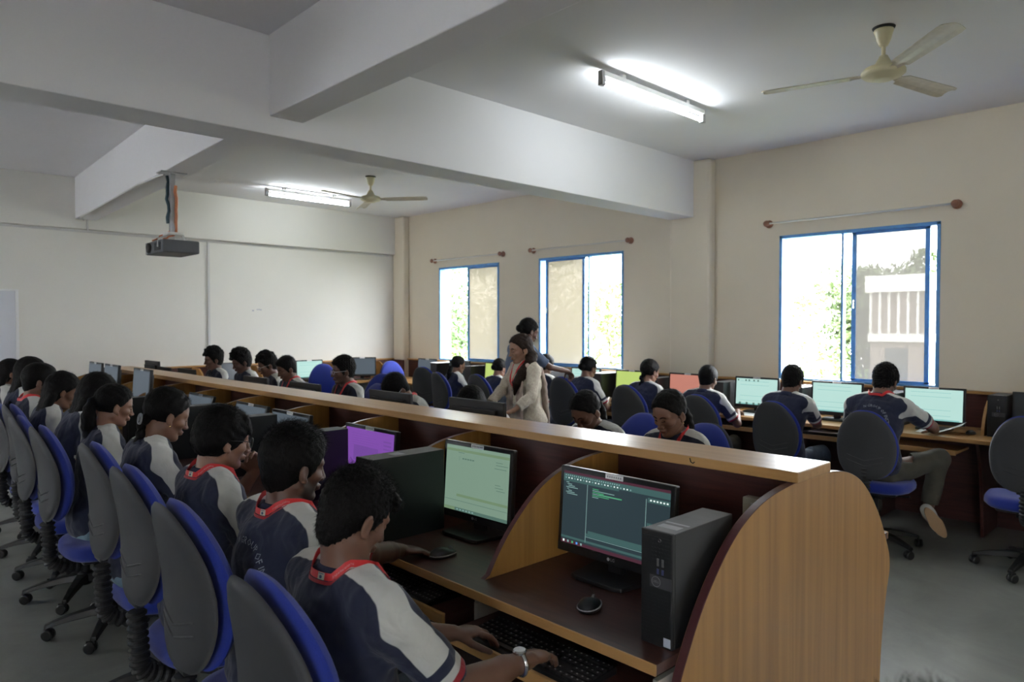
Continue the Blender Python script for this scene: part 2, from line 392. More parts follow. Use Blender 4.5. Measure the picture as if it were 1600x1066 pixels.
# dividers on both sides
for side in (0, 1):
    P = [p for p in (PL if side == 0 else PR) if p[1] > DESK-.03]
    sx = -1 if side == 0 else 1
    back = (BX+sx*.015)
    outl = [(back, DESK)] + [(back, 1.085)] + [p for p in P if abs(p[0]-BX) > .02 and p[1] > DESK] + [(P[-1][0], DESK)]
    for k in range(1, NB):
        y = Y0+DY*k
        MB().prism(outl, y, y+.02, 0, edge=1).obj('divider', [M_TAN, M_MARD], rc)
        xf = BX+sx*.60
        MB().box(min(xf, back), max(xf, back), y, y+.02, 0, DESK-.025).obj('support_panel', M_MAR, rc)
    xf = BX+sx*.775
    MB().box(min(back, xf), max(back, xf), Y0+.025, YE, DESK-.025, DESK).obj('desktop', M_MARTOP, rc)
    x2 = xf-sx*.004
    MB().box(min(xf, xf+sx*.006), max(xf, xf+sx*.006), Y0+.025, YE, DESK-.027, DESK+.001).obj('desk_edge_strip', M_TANH, rc, bevel=.0015, segs=1)
    # small strip returns on the cream slots under the dividers
TRAY = {0: .10, 1: .04, 2: .06, 3: .03, 4: .05}
for k in range(NB):
    for side in (0, 1):
        sx = -1 if side == 0 else 1
        y = Y0+DY*k+.05; y2 = Y0+DY*(k+1)-.03
        xf = BX+sx*(.775+(TRAY.get(k, .03) if side == 0 else .0)); xb = BX+sx*.47
        mb = MB().box(min(xf, xb), max(xf, xb), y, y2, .635, .652)
        o = mb.obj('keyboard_tray', M_MARTOP, rc)
        MB().box(min(xf, xf+sx*.014), max(xf, xf+sx*.014), y, y2, .628, .664).obj('tray_lip', M_TANH, o, bevel=.002, segs=1)
        for ya_ in (y-.014, y2): MB().box(min(xb, xf-sx*.12), max(xb, xf-sx*.12), ya_, ya_+.014, .64, .70).obj('tray_rail', M_ROD, o)
    if k < 6:
        y = Y0+DY*k+.025
        o = MB().box(BX-.052, BX-.015, y+.02, y+.17, .90, 1.0).obj('socket_box', M_BEIGE, rc, bevel=.004)
        mb = MB()
        for q in (0, 1): mb.box(BX-.054, BX-.052, y+.035+q*.06, y+.08+q*.06, .915, .985)
        mb.obj('socket_face', M_WHITE, o)

# ------------------------------------------------------------------ desk run under the windows and on the back wall
rw = thing('computer_desk', 'long desk run under the windows with maroon back board and tan dividers', 'computer desk', (0, 0, 0))
WX0, WX1 = 5.74, XW-.003
WY0, WY1 = -1.0, 8.72
MB().box(WX0+.10, WX1-.025, WY0, 8.74, DESK-.025, DESK).obj('desktop', M_TANH, rw)
MB().box(WX0, WX0+.10, WY0, 8.65, DESK-.027, DESK+.001).obj('desk_edge_strip', M_TANH, rw, bevel=.002, segs=1)
MB().box(WX1-.025, WX1, WY0, YB-.003, DESK, 1.015).obj('back_board', M_MAR, rw)
MB().box(WX1-.05, WX1, WY0, YB-.003, 1.015, 1.036).obj('board_cap', M_TANH, rw, bevel=.002, segs=1)
MB().box(WX1-.05, WX1-.02, WY0, 8.74, .0, DESK-.03).obj('modesty_panel', M_MAR, rw)
wdiv = [(WX1-.025, DESK), (WX1-.025, 1.01), (WX1-.25, 1.01), (WX1-.33, .99), (WX1-.40, .94), (WX1-.45, .87), (WX1-.48, .80), (WX1-.49, DESK)]
WYS = [1.31+DY*j for j in range(-3, 10)]
for y in WYS:
    MB().prism(wdiv, y, y+.02, 0, edge=1).obj('divider', [M_TAN, M_TANH], rw)
    MB().prism([(WX1-.05, 0), (WX1-.05, DESK-.025), (WX0+.12, DESK-.025), (WX0+.17, .62), (WX0+.26, .40), (WX0+.30, .0)], y, y+.02, 0).obj('support_panel', M_MAR, rw)
for j, y in enumerate(WYS[:-1]):
    o = MB().box(WX0-.03, WX0+.30, y+.10, y+DY-.10, .64, .656).obj('keyboard_tray', M_TANH, rw)
    MB().box(WX0-.045, WX0-.03, y+.10, y+DY-.10, .632, .668).obj('tray_lip', M_TANH, o, bevel=.002, segs=1)
rb = thing('computer_desk', 'desk run along the back wall with maroon back board', 'computer desk', (0, 0, 0))
MB().box(2.55, WX1-.03, 8.76, YB-.005, DESK-.025, DESK).obj('desktop', M_TANH, rb)
MB().box(2.55, 6.37, YB-.03, YB-.005, DESK, 1.015).box(6.37-.03, 6.37, 9.02, YB-.03, DESK, 1.015).obj('back_board', M_MAR, rb)
MB().box(2.55, 6.37, YB-.055, YB-.005, 1.015, 1.036).obj('board_cap', M_TANH, rb, bevel=.002, segs=1)
for x in (2.56, 3.3, 4.05, 5.15, 5.95):
    MB().prism([(YB-.03, DESK), (YB-.03, 1.01), (YB-.25, 1.01), (YB-.36, .95), (YB-.46, .84), (YB-.48, DESK)], x, x+.02, 0, axis='x').obj('divider', M_TAN, rb)
    MB().box(x, x+.02, 8.9, YB-.05, 0, DESK-.025).obj('support_panel', M_MAR, rb)

# ------------------------------------------------------------------ monitors
def emis_mat(name, col, s=1.0):
    s *= .78
    return mat(name, tuple(c*.2 for c in col), .35, emis=col, estr=s, spec=.15)
S_DARK = emis_mat('screen slate', (.019, .031, .037), 1.)
S_TEAL = emis_mat('screen toolbar teal', (.036, .078, .076), 1.)
S_LINE = emis_mat('screen light line', (.15, .25, .24), 1.)
S_WINE = emis_mat('screen title wine', (.050, .018, .028), 1.)
S_PALE = emis_mat('screen pale green', (.135, .205, .155), 1.)
S_PALE2 = emis_mat('screen olive strip', (.11, .17, .10), 1.)
S_INK = emis_mat('screen ink', (.06, .11, .09), 1.)
S_PURP = emis_mat('screen purple', (.145, .052, .27), 1.)
S_PURP2 = emis_mat('screen dark purple', (.115, .045, .22), 1.)
S_CYAN = emis_mat('screen pale cyan', (.33, .50, .46), 1.)
S_CYAN2 = emis_mat('screen cyan line', (.16, .36, .34), 1.)
S_LIME = emis_mat('screen lime', (.34, .44, .12), 1.)
S_SALM = emis_mat('screen salmon', (.36, .145, .11), 1.)
S_GREY = mat('unlit screen glass', (.045, .055, .065), .18)
S_OFFC = emis_mat('screen off reflection glow', (.06, .075, .09), 1.)  # off screens glow faintly to stand in for reflected room light
S_WHITE = emis_mat('screen white icons', (.55, .62, .60), 1.)
S_GREEN = emis_mat('screen green code', (.05, .26, .12), 1.)
S_BLUEI = emis_mat('screen blue icon', (.06, .22, .55), 1.)
def monitor(label, loc, rz, w=.445, h=.285, zb=.045, ui='off', cat='monitor', group=None, sticker=True, logo=True, back=False, tilt=4):
    """faces local -X; base on z=0; w wide, h tall, zb = gap below the panel"""
    r = thing('computer_monitor', label, cat, loc, rz, group)
    T = Matrix.Translation((0, 0, zb+h/2)) @ Matrix.Rotation(math.radians(tilt), 4, 'Y') @ Matrix.Translation((0, 0, -h/2))
    W = w/2
    MB().prism([(-.0, 0), (-.0, h), (.028, h-.01), (.034, h*.5), (.030, .012), (.02, 0)], -W, W, 0).mesh
    hb = MB().box(-.0, .022, -W, W, 0, h, 0, T).box(.022, .042, -W*.8, W*.8, h*.12, h*.86, 0, T)
    hb.obj('housing', M_BLKM if back else M_BLK, r, bevel=.004)
    if back:
        vs, fs = text_geo('LG', .032)
        MB().add(vs, fs, 0, T @ Matrix.Translation((.0435, 0, h*.62)) @ Matrix.Rotation(PI/2, 4, 'Z') @ Matrix.Rotation(PI/2, 4, 'X')).obj('logo', M_BLK, r)
    bz = .016; sw = w-2*bz; sh = h-bz-.030; z0 = .030
    mb = MB(); mats = []
    def q(u0, u1, v0, v1, m, e=0):
        if m not in mats: mats.append(m)
        # u from screen left (viewer facing it: +Y is left) to right
        y0 = W-bz-u0*sw; y1 = W-bz-u1*sw; a = z0+(1-v1)*sh; b_ = z0+(1-v0)*sh; x = -.0012-e*.0003
        mb.add([(x, y0, a), (x, y1, a), (x, y1, b_), (x, y0, b_)], [(3, 2, 1, 0)], mats.index(m), T)
    rr = random.Random(hash(ui) % 99 if False else len(label))
    if ui == 'ide':
        q(0, 1, 0, 1, S_DARK); q(.0, 1, .0, .035, S_WINE, 1); q(0, 1, .035, .115, S_TEAL, 1); q(.0, .55, .115, .14, S_TEAL, 1)
        for i in range(26): q(.02+i*.021, .03+i*.021, .05, .068, S_LINE, 2)
        for i in range(22): q(.02+i*.03, .032+i*.03, .085, .103, S_WHITE if i % 3 else S_LINE, 2)
        q(.245, .25, .14, .93, S_LINE, 1)
        for i in range(8): q(.03+.012*(i % 3), .06+.03*((i*5) % 4), .15+.022*i, .16+.022*i, S_LINE, 2)
        q(.27, .80, .17, .76, S_DARK, 1); q(.795, .80, .16, .80, S_LINE, 2); q(.27, .80, .76, .80, S_TEAL, 2)
        q(.25, .80, .80, .84, S_TEAL, 1); q(.25, .80, .845, .851, S_LINE, 3)
        for i in range(6): q(.30, .36+.05*((i*3) % 5), .175+.022*i, .185+.022*i, S_LINE if i % 2 else S_GREEN, 3)
        q(.36, .58, .235, .25, S_GREEN, 3)
        q(.81, 1, .14, .20, S_TEAL, 1); q(.81, 1, .46, .53, S_TEAL, 1)
        for i in range(6): q(.83+i*.028, .845+i*.028, .16, .18, S_WHITE, 2); q(.83+i*.028, .842+i*.028, .48, .50, S_BLUEI if i == 1 else S_LINE, 2)
        q(0, 1, .90, .93, S_TEAL, 1); q(0, 1, .955, 1, S_WINE, 1)
        for i in range(5): q(.02+i*.045, .038+i*.045, .955, .985, [S_WHITE, S_LINE, S_GREEN, S_BLUEI, S_LINE][i], 2)
        q(.86, .96, .965, .985, S_LINE, 2)
    elif ui == 'pale':
        q(0, 1, 0, .95, S_PALE); q(0, 1, .95, 1, S_INK); q(.0, 1, .05, .09, S_PALE2, 1)
        q(.04, .6, .06, .075, S_INK, 2) if False else None
        q(.22, .224, .16, .23, S_INK, 2)
        for i in range(5): q(.27+i*.04, .30+i*.04, .18, .20, S_INK, 2)
        for v, u0, u1 in ((.10, .2, .3), (.15, .8, .9), (.19, .8, .98), (.24, .78, .96), (.48, .8, .88), (.52, .8, .92), (.56, .82, .95)): q(u0, u1, v, v+.008, S_INK, 2)
        q(.2, 1, .74, .78, S_PALE2, 1); q(0, 1, .84, .846, S_INK, 2); q(.0, .18, .95, 1, S_PALE2, 1)
        for i in range(6): q(.21+i*.05, .235+i*.05, .965, .985, S_LINE, 2)
    elif ui == 'purple':
        q(0, 1, 0, 1, S_PURP); q(.18, .7, .33, .62, S_PURP2, 1)
        for i in range(7): q(.12, .5+.05*((i*3) % 5), .10+i*.045, .106+i*.045, S_PURP2, 2)
        for i in range(6): q(.8, .95, .15+i*.07, .18+i*.07, S_PURP2, 2)
    elif ui in ('cyan', 'lime', 'salmon', 'cyan2'):
        c = {'cyan': S_CYAN, 'lime': S_LIME, 'salmon': S_SALM, 'cyan2': S_CYAN}[ui]
        q(0, 1, 0, 1, c)
        if ui == 'cyan2':
            for u in (.03, .22, .3, .42, .52): q(u, u+.035, .04, .10, S_INK, 2)
            for u in (.08, .25, .42, .55, .66): q(u, u+.05, .92, 1, S_INK, 2)
        if ui.startswith('cyan'):
            for v in (.10, .24, .66, .84): q(.1, .8, v, v+.012, S_CYAN2, 2)
            q(.05, .95, .955, 1, S_CYAN2, 1)
    elif ui == 'grey': q(0, 1, 0, 1, S_OFFC)
    else: q(0, 1, 0, 1, S_GREY)
    mb.obj('screen', mats, r)
    if sticker:
        mb = MB().box(-.0015, -.0004, -.035, .035, h-.017, h-.001, 0, T)
        for i in range(7): mb.box(-.0019, -.0015, .028-.0085*i-.005, .028-.0085*i, h-.012, h-.006, 1, T)
        mb.obj('asset_sticker', [M_PAPER, mat('pale ink', (.35, .35, .37), .7)], r)
    if logo:
        mb = MB(); vs, fs = text_geo('LG', .014)
        mb.add(vs, fs, 0, T @ Matrix.Translation((-.0012, -.008, .016)) @ Matrix.Rotation(-PI/2, 4, 'Z') @ Matrix.Rotation(PI/2, 4, 'X'))
        Mx = T @ Matrix.Translation((-.0004, .009, .016)) @ Matrix.Rotation(-PI/2, 4, 'Y')
        mb.lathe([(0, 0), (.0055, 0), (.0055, .0008), (0, .0008)], n=16, M=Mx)
        mb.obj('logo', mat('silver print', (.5, .5, .5), .4), r)
    MB().box(.012, .038, -.028, .028, .012, zb+.06).obj('stand_neck', M_BLK, r, bevel=.004)
    MB().prism([(-.085, -.10), (-.095, -.07), (-.095, .07), (-.085, .10), (.07, .125), (.10, .09), (.10, -.09), (.07, -.125)], 0, .014, 0, axis='z').obj('stand_base', M_BLK, r, bevel=.004)
    return r
# near side of the bank: the screens face -X
near_names = ['the nearest boy with a wristwatch', 'the bearded boy', 'the boy in glasses', 'the girl with a thick low braid', 'the girl in profile with a loose ponytail', 'the fifth and sixth girls from the front']
monitor('monitor with dark code editor on screen, nearest of all, in the first carrel', (1.775, 1.385, DESK), 0, .455, .285, .045, 'ide')
monitor('squarish monitor with pale green window on screen in the second carrel', (1.775, 2.045, DESK), math.radians(2), .385, .30, .045, 'pale')
monitor('monitor with plain purple screen in the third carrel, left of the pale green one', (1.775, 2.80, DESK), 0, .43, .285, .05, 'purple')
monitor('monitor with a bright white-edged dark top behind the bearded boy', (1.775, 3.59, DESK), 0, .44, .285, .05, 'grey')
monitor('tilted grey-green monitor top with sticker behind the boy in glasses', (1.79, 4.17, DESK), 0, .44, .285, .05, 'grey', tilt=14)
monitor('tilted grey monitor with sticker, right above the shoulder of the braided girl', (1.79, 4.98, DESK), 0, .44, .285, .05, 'grey', tilt=14)
for k, (y, lab) in enumerate(((6.14, 'blue-grey off monitor, third from the left end of the bank'), (7.0, 'blue-grey off monitor, second from the left end of the bank'), (7.53, 'blue-grey off monitor at the far left end of the bank'))):
    monitor(lab, (1.78, y, DESK), 0, .43, .30, .155, 'grey')
# far side of the bank: backs seen over the top board (screens face +X)
for y, z, lab in ((2.82, .125, 'black monitor back right of the boy bent low, with raised maker letters'), (3.62, .115, 'black monitor back in front of the boy bent low over his desk'),
               (4.70, .105, 'black monitor back left of the boy in white-framed glasses'), (5.52, .105, 'black monitor back in front of the short-haired boy with lowered head'),
               (7.05, .10, 'wide black monitor back in front of the two curly-haired boys at the far end'), (7.72, .09, 'black monitor back at the far end of the bank, second from its end'), (8.06, .14, 'small black monitor back rising over the far left end of the top board')):
    monitor(lab, (2.47, y, DESK), PI, .44, .285, z, 'off', back=True, tilt=3, sticker=False, logo=False)
# window desk: screens face -X
wm = [(.95, 'off', 'grey unlit monitor at the right edge of the photo on the window desk'), (1.67, 'cyan', 'pale cyan monitor right of the boy with one raised shoe'),
      (2.40, 'cyan', 'pale cyan monitor between the two boys in front of the widest window'), (3.12, 'cyan2', 'pale cyan monitor with dark icons left of the boy with spiky hair'),
      (3.85, 'salmon', 'monitor with plain salmon pink screen on the window desk'), (4.53, 'lime', 'monitor with yellow-green screen on the window desk'),
      (5.17, 'cyan', 'pale cyan monitor in front of the middle window beside the short-haired girl'), (5.95, 'grey', 'dim monitor on the window desk behind the standing woman'), (6.66, 'lime', 'pale green monitor left of the standing woman'),
      (7.40, 'off', 'dark monitor beside the far girl at the window desk'), (8.12, 'grey', 'blue-grey monitor nearest the corner on the window desk')]
for y, ui, lab in wm:
    monitor(lab, (6.12, y, DESK), 0, .43, .285, .04, ui, logo=False, sticker=ui != 'off')
# back wall desk: screens face -Y (rotate -X to -Y = +90deg)
monitor('pale cyan monitor on the back wall desk', (4.78, 9.02, DESK), PI/2, .41, .27, .05, 'cyan', logo=False)
monitor('blue-grey monitor on the back wall desk, seen at an angle', (5.64, 9.05, DESK), PI/2-math.radians(35), .40, .28, .05, 'grey', logo=False)
monitor('dark monitor on the back wall desk left of the cyan one', (3.62, 9.02, DESK), PI/2, .44, .285, .04, 'off', logo=False, sticker=False)

# ------------------------------------------------------------------ towers (fronts face -X)
M_DELLGREY = mat('dark grey badge', (.06, .06, .065), .4)
def tower(label, loc, w=.093, h=.29, d=.292, detail=True, paper=False):
    r = thing('computer_tower', label, 'computer', loc, 0, 'desktop computer towers')
    MB().box(.012, d, -w/2, w/2, 0, h-.002, 0, top=1).obj('case', [M_CASE, M_CASETOP], r, bevel=.0015, segs=1)
    f = MB().box(0, .012, -w/2, w/2, 0, h).obj('front_panel', M_BLKM, r, bevel=.003)
    if detail:
        mb = MB()
        for i in range(26):
            for j in range(9):
                z = .02+i*.0098
                if .135 < z < .215: continue
                y = -w/2+.008+j*.0095
                if j > 5 and z > .2: continue
                mb.box(-.0008, .0, y, y+.006, z, z+.0035)
        mb.box(-.0004, .0, -w/2+.004, w/2-.004, .014, .276); mb.obj('front_mesh', M_CASE, r)
        MB().box(-.0012, 0, -w/2+.002, w/2-.028, .148, .178).obj('badge_plate', M_DELLGREY, r)
        mb = MB(); vs, fs = text_geo('DELL', .0085)
        X = Matrix.Translation((-.0018, .0, .163)) @ Matrix.Rotation(-PI/2, 4, 'Z') @ Matrix.Rotation(PI/2, 4, 'X')
        mb.add(vs, fs, 0, X); mb.tube([(-.0016, .0+.0125*math.cos(a), .163+.0125*math.sin(a)) for a in np.linspace(0, 2*PI, 25)[:-1]], .0007, 4, closed=True)
        mb.obj('badge_logo', mat('grey logo print', (.22, .22, .23), .4), r)
        mb = MB()
        for q in (0, 1): mb.box(-.0015, 0, -.008-.014*q, -.002-.014*q, .183, .196)
        mb.obj('usb_port', mat('port blue', (.05, .06, .16), .4), r)
        mb = MB()
        for q in (0, 1): mb.box(-.0015, 0, -.008-.014*q, -.002-.014*q, .203, .222)
        mb.obj('front_port', mat('port grey', (.12, .12, .12), .4), r)
        MB().box(-.001, 0, -w/2+.004, -w/2+.024, .006, .028).obj('processor_sticker', mat('silver blue sticker', (.50, .55, .66), .4), r)
        MB().box(.09, .10, -w/2+.012, w/2-.012, h-.002, h-.0012).box(.045, .075, -.03, .03, h-.002, h-.0015).obj('top_label', mat('pale label', (.30, .30, .31), .6), r)
        MB().tube([(-.001, -.01+.004*math.cos(a), .268+.004*math.sin(a)) for a in np.linspace(0, 2*PI, 13)[:-1]], .0006, 4, closed=True).obj('power_button', M_METAL, r)
    if paper:
        MB().box(.02, d-.02, -w/2-.02, w/2+.03, h, h+.004).obj('top_cover_sheet', M_PAPER, r)
    return r
t0 = tower('slim black tower with round grey badge at the bank end, right of the code screen', (1.478, 1.015, DESK))
t1 = tower('large black tower seen side-on between the pale green and purple screens', (1.40, 2.245, DESK), .10, .315, .34, detail=False)
MB().box(.12, .17, -.03, .02, .3132, .314).obj('top_label', mat('pale label', (.30, .30, .31), .6), t1)
for y, lab in ((3.00, 'black tower behind the head of the bearded boy, left of the purple screen'), (3.74, 'black tower behind the face of the boy in glasses'),
               (4.46, 'black tower in front of the braided girl'), (5.26, 'tall black tower in front of the girl in profile')):
    c = dup(t1, lab, (1.42, y, DESK))
tw = tower('black tower with grey badge beside a tan divider at the right edge', (6.0, 1.235, DESK), .11, .30, .30, detail=True)
tws = tower('black tower on the window desk behind the boy with the raised shoe sole', (5.98, 1.96, DESK), .13, .27, .36, detail=False)
for y, lab in ((2.70, 'black tower between the spiky-haired boy and the cyan monitor with icons'), (3.44, 'black tower right of the salmon monitor'), (4.17, 'black tower between the lime and salmon monitors'),
               (5.64, 'black tower under the middle window, left of its cyan monitor'), (6.32, 'black tower left of the standing woman on the window desk'), (7.05, 'black tower beside the far girl on the window desk')):
    c = dup(tws, lab, (5.98, y, DESK))
tp = tower('black tower with white sheet on top, left of the lime monitor', (5.95, 4.88, DESK), .15, .28, .38, detail=False, paper=True)
tp2 = tower('black tower with white sheet on top, nearest the corner', (5.98, 7.78, DESK), .13, .28, .36, detail=False, paper=True)

# ------------------------------------------------------------------ keyboards, mice
def keyboard(label, loc, rz=0):
    r = thing('keyboard', label, 'keyboard', loc, rz, 'black keyboards')
    MB().prism([(-.075, 0), (-.077, .008), (-.07, .012), (.07, .022), (.075, .016), (.075, 0)], -.22, .22).obj('keyboard_body', M_BLK, r, bevel=.002)
    mb = MB(); mk = MB()
    cols = [(y, .0165) for y in np.linspace(.205, -.075, 15)] + [(y, .0165) for y in (-.100, -.119, -.138)] + [(y, .0165) for y in (-.158, -.176, -.194, -.211)]
    for i in range(6):
        x = -.060+i*.0195+(.006 if i == 5 else 0); z = .013+(x+.07)*.071
        for j, (y, s) in enumerate(cols):
            if i == 0 and 3 < j < 10:
                if j == 4: mb.box(x, x+.0155, -.02, .115, z, z+.006)
                continue
            if i in (1,) and 14 < j < 18 and j != 16: continue
            if i == 2 and 14 < j < 18: continue
            mb.box(x, x+.0155, y-s/2, y+s/2, z, z+.0065)
            mb.box(x+.008, x+.0115, y-.0015, y+.003, z+.0062, z+.0069, 1)
    mb.obj('keys', [mat('black keycaps', (.018, .018, .02), .35), mat('white legends', (.45, .45, .45), .6)], r)
    return r
kb = keyboard('black keyboard under the hands of the nearest boy', (1.375, 1.335, .652), 0)
kb2 = dup(kb, 'black keyboard below the mouse hand of the bearded boy', (1.425, 2.02, .652))
kb3 = dup(kb, 'black keyboard on the tray left of the boy with one raised shoe', (5.86, 2.42, .656))
kb4 = dup(kb, 'black keyboard on the tray in front of the spiky-haired boy', (5.86, 3.10, .656))
def mouse(label, loc, rz):
    r = thing('computer_mouse', label, 'mouse', loc, rz, 'black computer mice')
    mb = MB(); n = 20; vs = []; rings = [(0, 1.0), (.006, 1.04), (.014, .99), (.022, .82), (.029, .52), (.032, .0)]
    for z, s in rings[:-1]:
        for k in range(n):
            a = 2*PI*k/n; x = .052*s*math.cos(a); y = .030*s*math.sin(a)*(1-.12*math.cos(a))
            vs.append((x-.004*(z/.03), y, z*(1-.25*max(0, math.cos(a))) if z else 0))
    fs = []
    for i in range(len(rings)-2):
        for k in range(n): fs.append((i*n+k, i*n+(k+1) % n, (i+1)*n+(k+1) % n, (i+1)*n+k))
    vs.append((-.004, 0, .031)); c = len(vs)-1; b0 = (len(rings)-2)*n
    for k in range(n): fs.append((b0+k, b0+(k+1) % n, c))
    fs.append(tuple(reversed(range(n))))
    MB().add(vs, fs).obj('mouse_body', M_BLK, r, smooth=True)
    MB().tube([(.053*math.cos(a), .0308*math.sin(a)*(1-.12*math.cos(a)), .009) for a in np.linspace(.6, 5.7, 30)], .0022, 6).obj('grey_rim', mat('silver rim', (.35, .35, .36), .35), r, smooth=True)
    Mx = Matrix.Translation((.028, 0, .022)) @ Matrix.Rotation(PI/2, 4, 'X')
    MB().lathe([(0, -.003), (.007, -.003), (.007, .003), (0, .003)], n=14, M=Mx).obj('scroll_wheel', mat('wheel grey', (.2, .2, .2), .4), r)
    return r
ms = mouse('black mouse with silver rim on the desk of the nearest carrel', (1.545, 1.285, DESK), math.radians(20))
MB().tube([(.05, 0, .006), (.09, .02, .004), (.14, .05, .004), (.17, .04, .004), (.22, .0, .004), (.30, -.05, .004), (.42, -.08, .004)], .0018, 6).obj('mouse_cable', M_BLK, ms, smooth=True)
ms2 = mouse('black mouse under the right hand of the bearded boy', (1.525, 1.93, DESK), math.radians(-8))
ms3 = mouse('black mouse on the window desk beside the curled paper', (6.05, 1.40, DESK), 0)

# ------------------------------------------------------------------ papers on the window desk
def sheet(label, x, y, z, w, d, rz, curl=0., group='loose papers on the window desk'):
    r = random.Random(int(x*97+y*31)); n = 10; vs = []; fs = []
    for i in range(n+1):
        for j in range(3):
            u = i/n
            vs.append((d*(j/2-.5), w*(u-.5)*(1-.25*curl*u), .002+curl*.09*max(0, .55-u)**1.5*2+.0015*math.sin(7*u+j)))
    for i in range(n):
        for j in range(2): fs.append((i*3+j, i*3+j+1, (i+1)*3+j+1, (i+1)*3+j))
    N = len(vs); vs2 = vs+[(a, b_, c-.0015) for a, b_, c in vs]
    f2 = fs+[tuple(N+q for q in reversed(f)) for f in fs]
    ring = [j for j in range(3)]+[i*3+2 for i in range(1, n+1)]+[n*3+j for j in (1, 0)]+[i*3 for i in range(n-1, 0, -1)]
    for k in range(len(ring)):
        a, b_ = ring[k], ring[(k+1) % len(ring)]; f2.append((a, N+a, N+b_, b_))
    o = MB().add(vs2, f2).obj('paper_sheet', M_PAPER, smooth=False); o.location = (x, y, z); o.rotation_euler = (0, 0, rz)
    tag(o, label, 'paper', group); return o
sheet('white sheet curling up below the right-hand cyan monitor', 5.98, 1.60, DESK+.002, .34, .22, .1, curl=1.)
sheet('flat white sheet on the tray left of the boy with one raised shoe', 5.80, 2.33, .690, .28, .16, .05)
sheet('white sheet on the desk below the cyan monitor with icons', 5.96, 3.02, DESK+.002, .36, .24, .12)
sheet('white sheet on the desk between the lime and salmon monitors', 5.88, 4.22, DESK+.002, .28, .18, -.1)
sheet('white sheet lying on the far side of the bank, just past the end panel', 2.78, 1.10, DESK+.115, .16, .22, .0, group='papers at the bank') if False else None
o = MB().box(2.68, 2.92, .98, 1.20, DESK+.001, DESK+.012).obj('notebook', M_PAPER, bevel=.002); tag(o, 'white notebook on the far side of the bank beside the curved end panel', 'notebook')

# ------------------------------------------------------------------ office chairs (sitter faces +X)
def backrest_meshes():
    A, B = 28, 48
    def outl(t):
        c, s = math.cos(t), math.sin(t); e = 2/2.7
        y = abs(c)**e*(1 if c > 0 else -1); z = abs(s)**e*(1 if s > 0 else -1)
        wz = .190*(1-.22*max(0, z)**1.3-.02*max(0, -z)**2)
        if z > 0: wz *= (1-.10*z*z)
        return y*wz, z*.235
    def xo(z):  # spine curve, z from -.27..+.27
        t = (z+.235)/.47
        return -.05-.042*t+.035*math.sin(PI*t*1.05)
    def disc(front, scale, th, bulge, yc=1.):
        vs = []; fs = []
        radii = [0, .25, .5, .72, .87, .96, 1.0]
        vs.append((xo(0)+front*(bulge+th), 0, 0))
        for r in radii[1:]:
            for k in range(B):
                y, z = outl(2*PI*k/B); y *= r*scale; z *= r*scale
                prof = (1-r**6)
                vs.append((xo(z)+front*(th*prof**.5+bulge*(1-r*r)) + .010*(y/.2)**2*2, y, z))
        for k in range(B): fs.append((0, 1+k, 1+(k+1) % B) if front > 0 else (0, 1+(k+1) % B, 1+k))
        for i in range(len(radii)-2):
            for k in range(B):
                a = 1+i*B+k; b_ = 1+i*B+(k+1) % B; q = (a, a+B, b_+B, b_)
                fs.append(q if front > 0 else q[::-1])
        base = 1+(len(radii)-2)*B
        return vs, fs, base, B
    Mb = Matrix.Translation((-.235, 0, .80)) @ Matrix.Rotation(0, 4, 'Y')
    def closed(scale, t1, b1, t2, b2, off):
        v1, f1, o1, n = disc(1, scale, t1, b1); v2, f2, o2, n = disc(-1, scale, t2, b2)
        N = len(v1); vs = [(x+off, y, z) for x, y, z in v1+v2]; fs = f1+[tuple(N+i for i in f) for f in f2]
        for k in range(n):
            a, b_ = o1+k, o1+(k+1) % n; fs.append((a, N+o2+k, N+o2+(k+1) % n, b_))
        return vs, fs
    cv, cf = closed(1.0, .030, .012, .022, .0, .028)
    sv, sf = closed(.985, .006, .0, .020, .012, -.012)
    m1 = MB().add(cv, cf, 0, Mb)
    m2 = MB().add(sv, sf, 0, Mb)
    for zz in (-.105, -.14):   # pressed chevrons low on the shell
        pts = []
        for y in np.linspace(-.115, .115, 15):
            z = zz+abs(y)*.30; zn = z/.235; wz = .190*(1-.02*max(0, -zn)**2)*.985
            rr_ = min(.97, (abs(y/wz)**2.7+abs(zn/.985)**2.7)**(1/2.7))
            pts.append((xo(z)-(.020*(1-rr_**6)**.5+.012*(1-rr_*rr_))+.010*(y/.2)**2*2-.012-.0005, y, z))
        m2.tube([tuple(Mb @ Vector(p)) for p in pts], [.0015]+[.0038]*13+[.0015], 6)
    return m1, m2
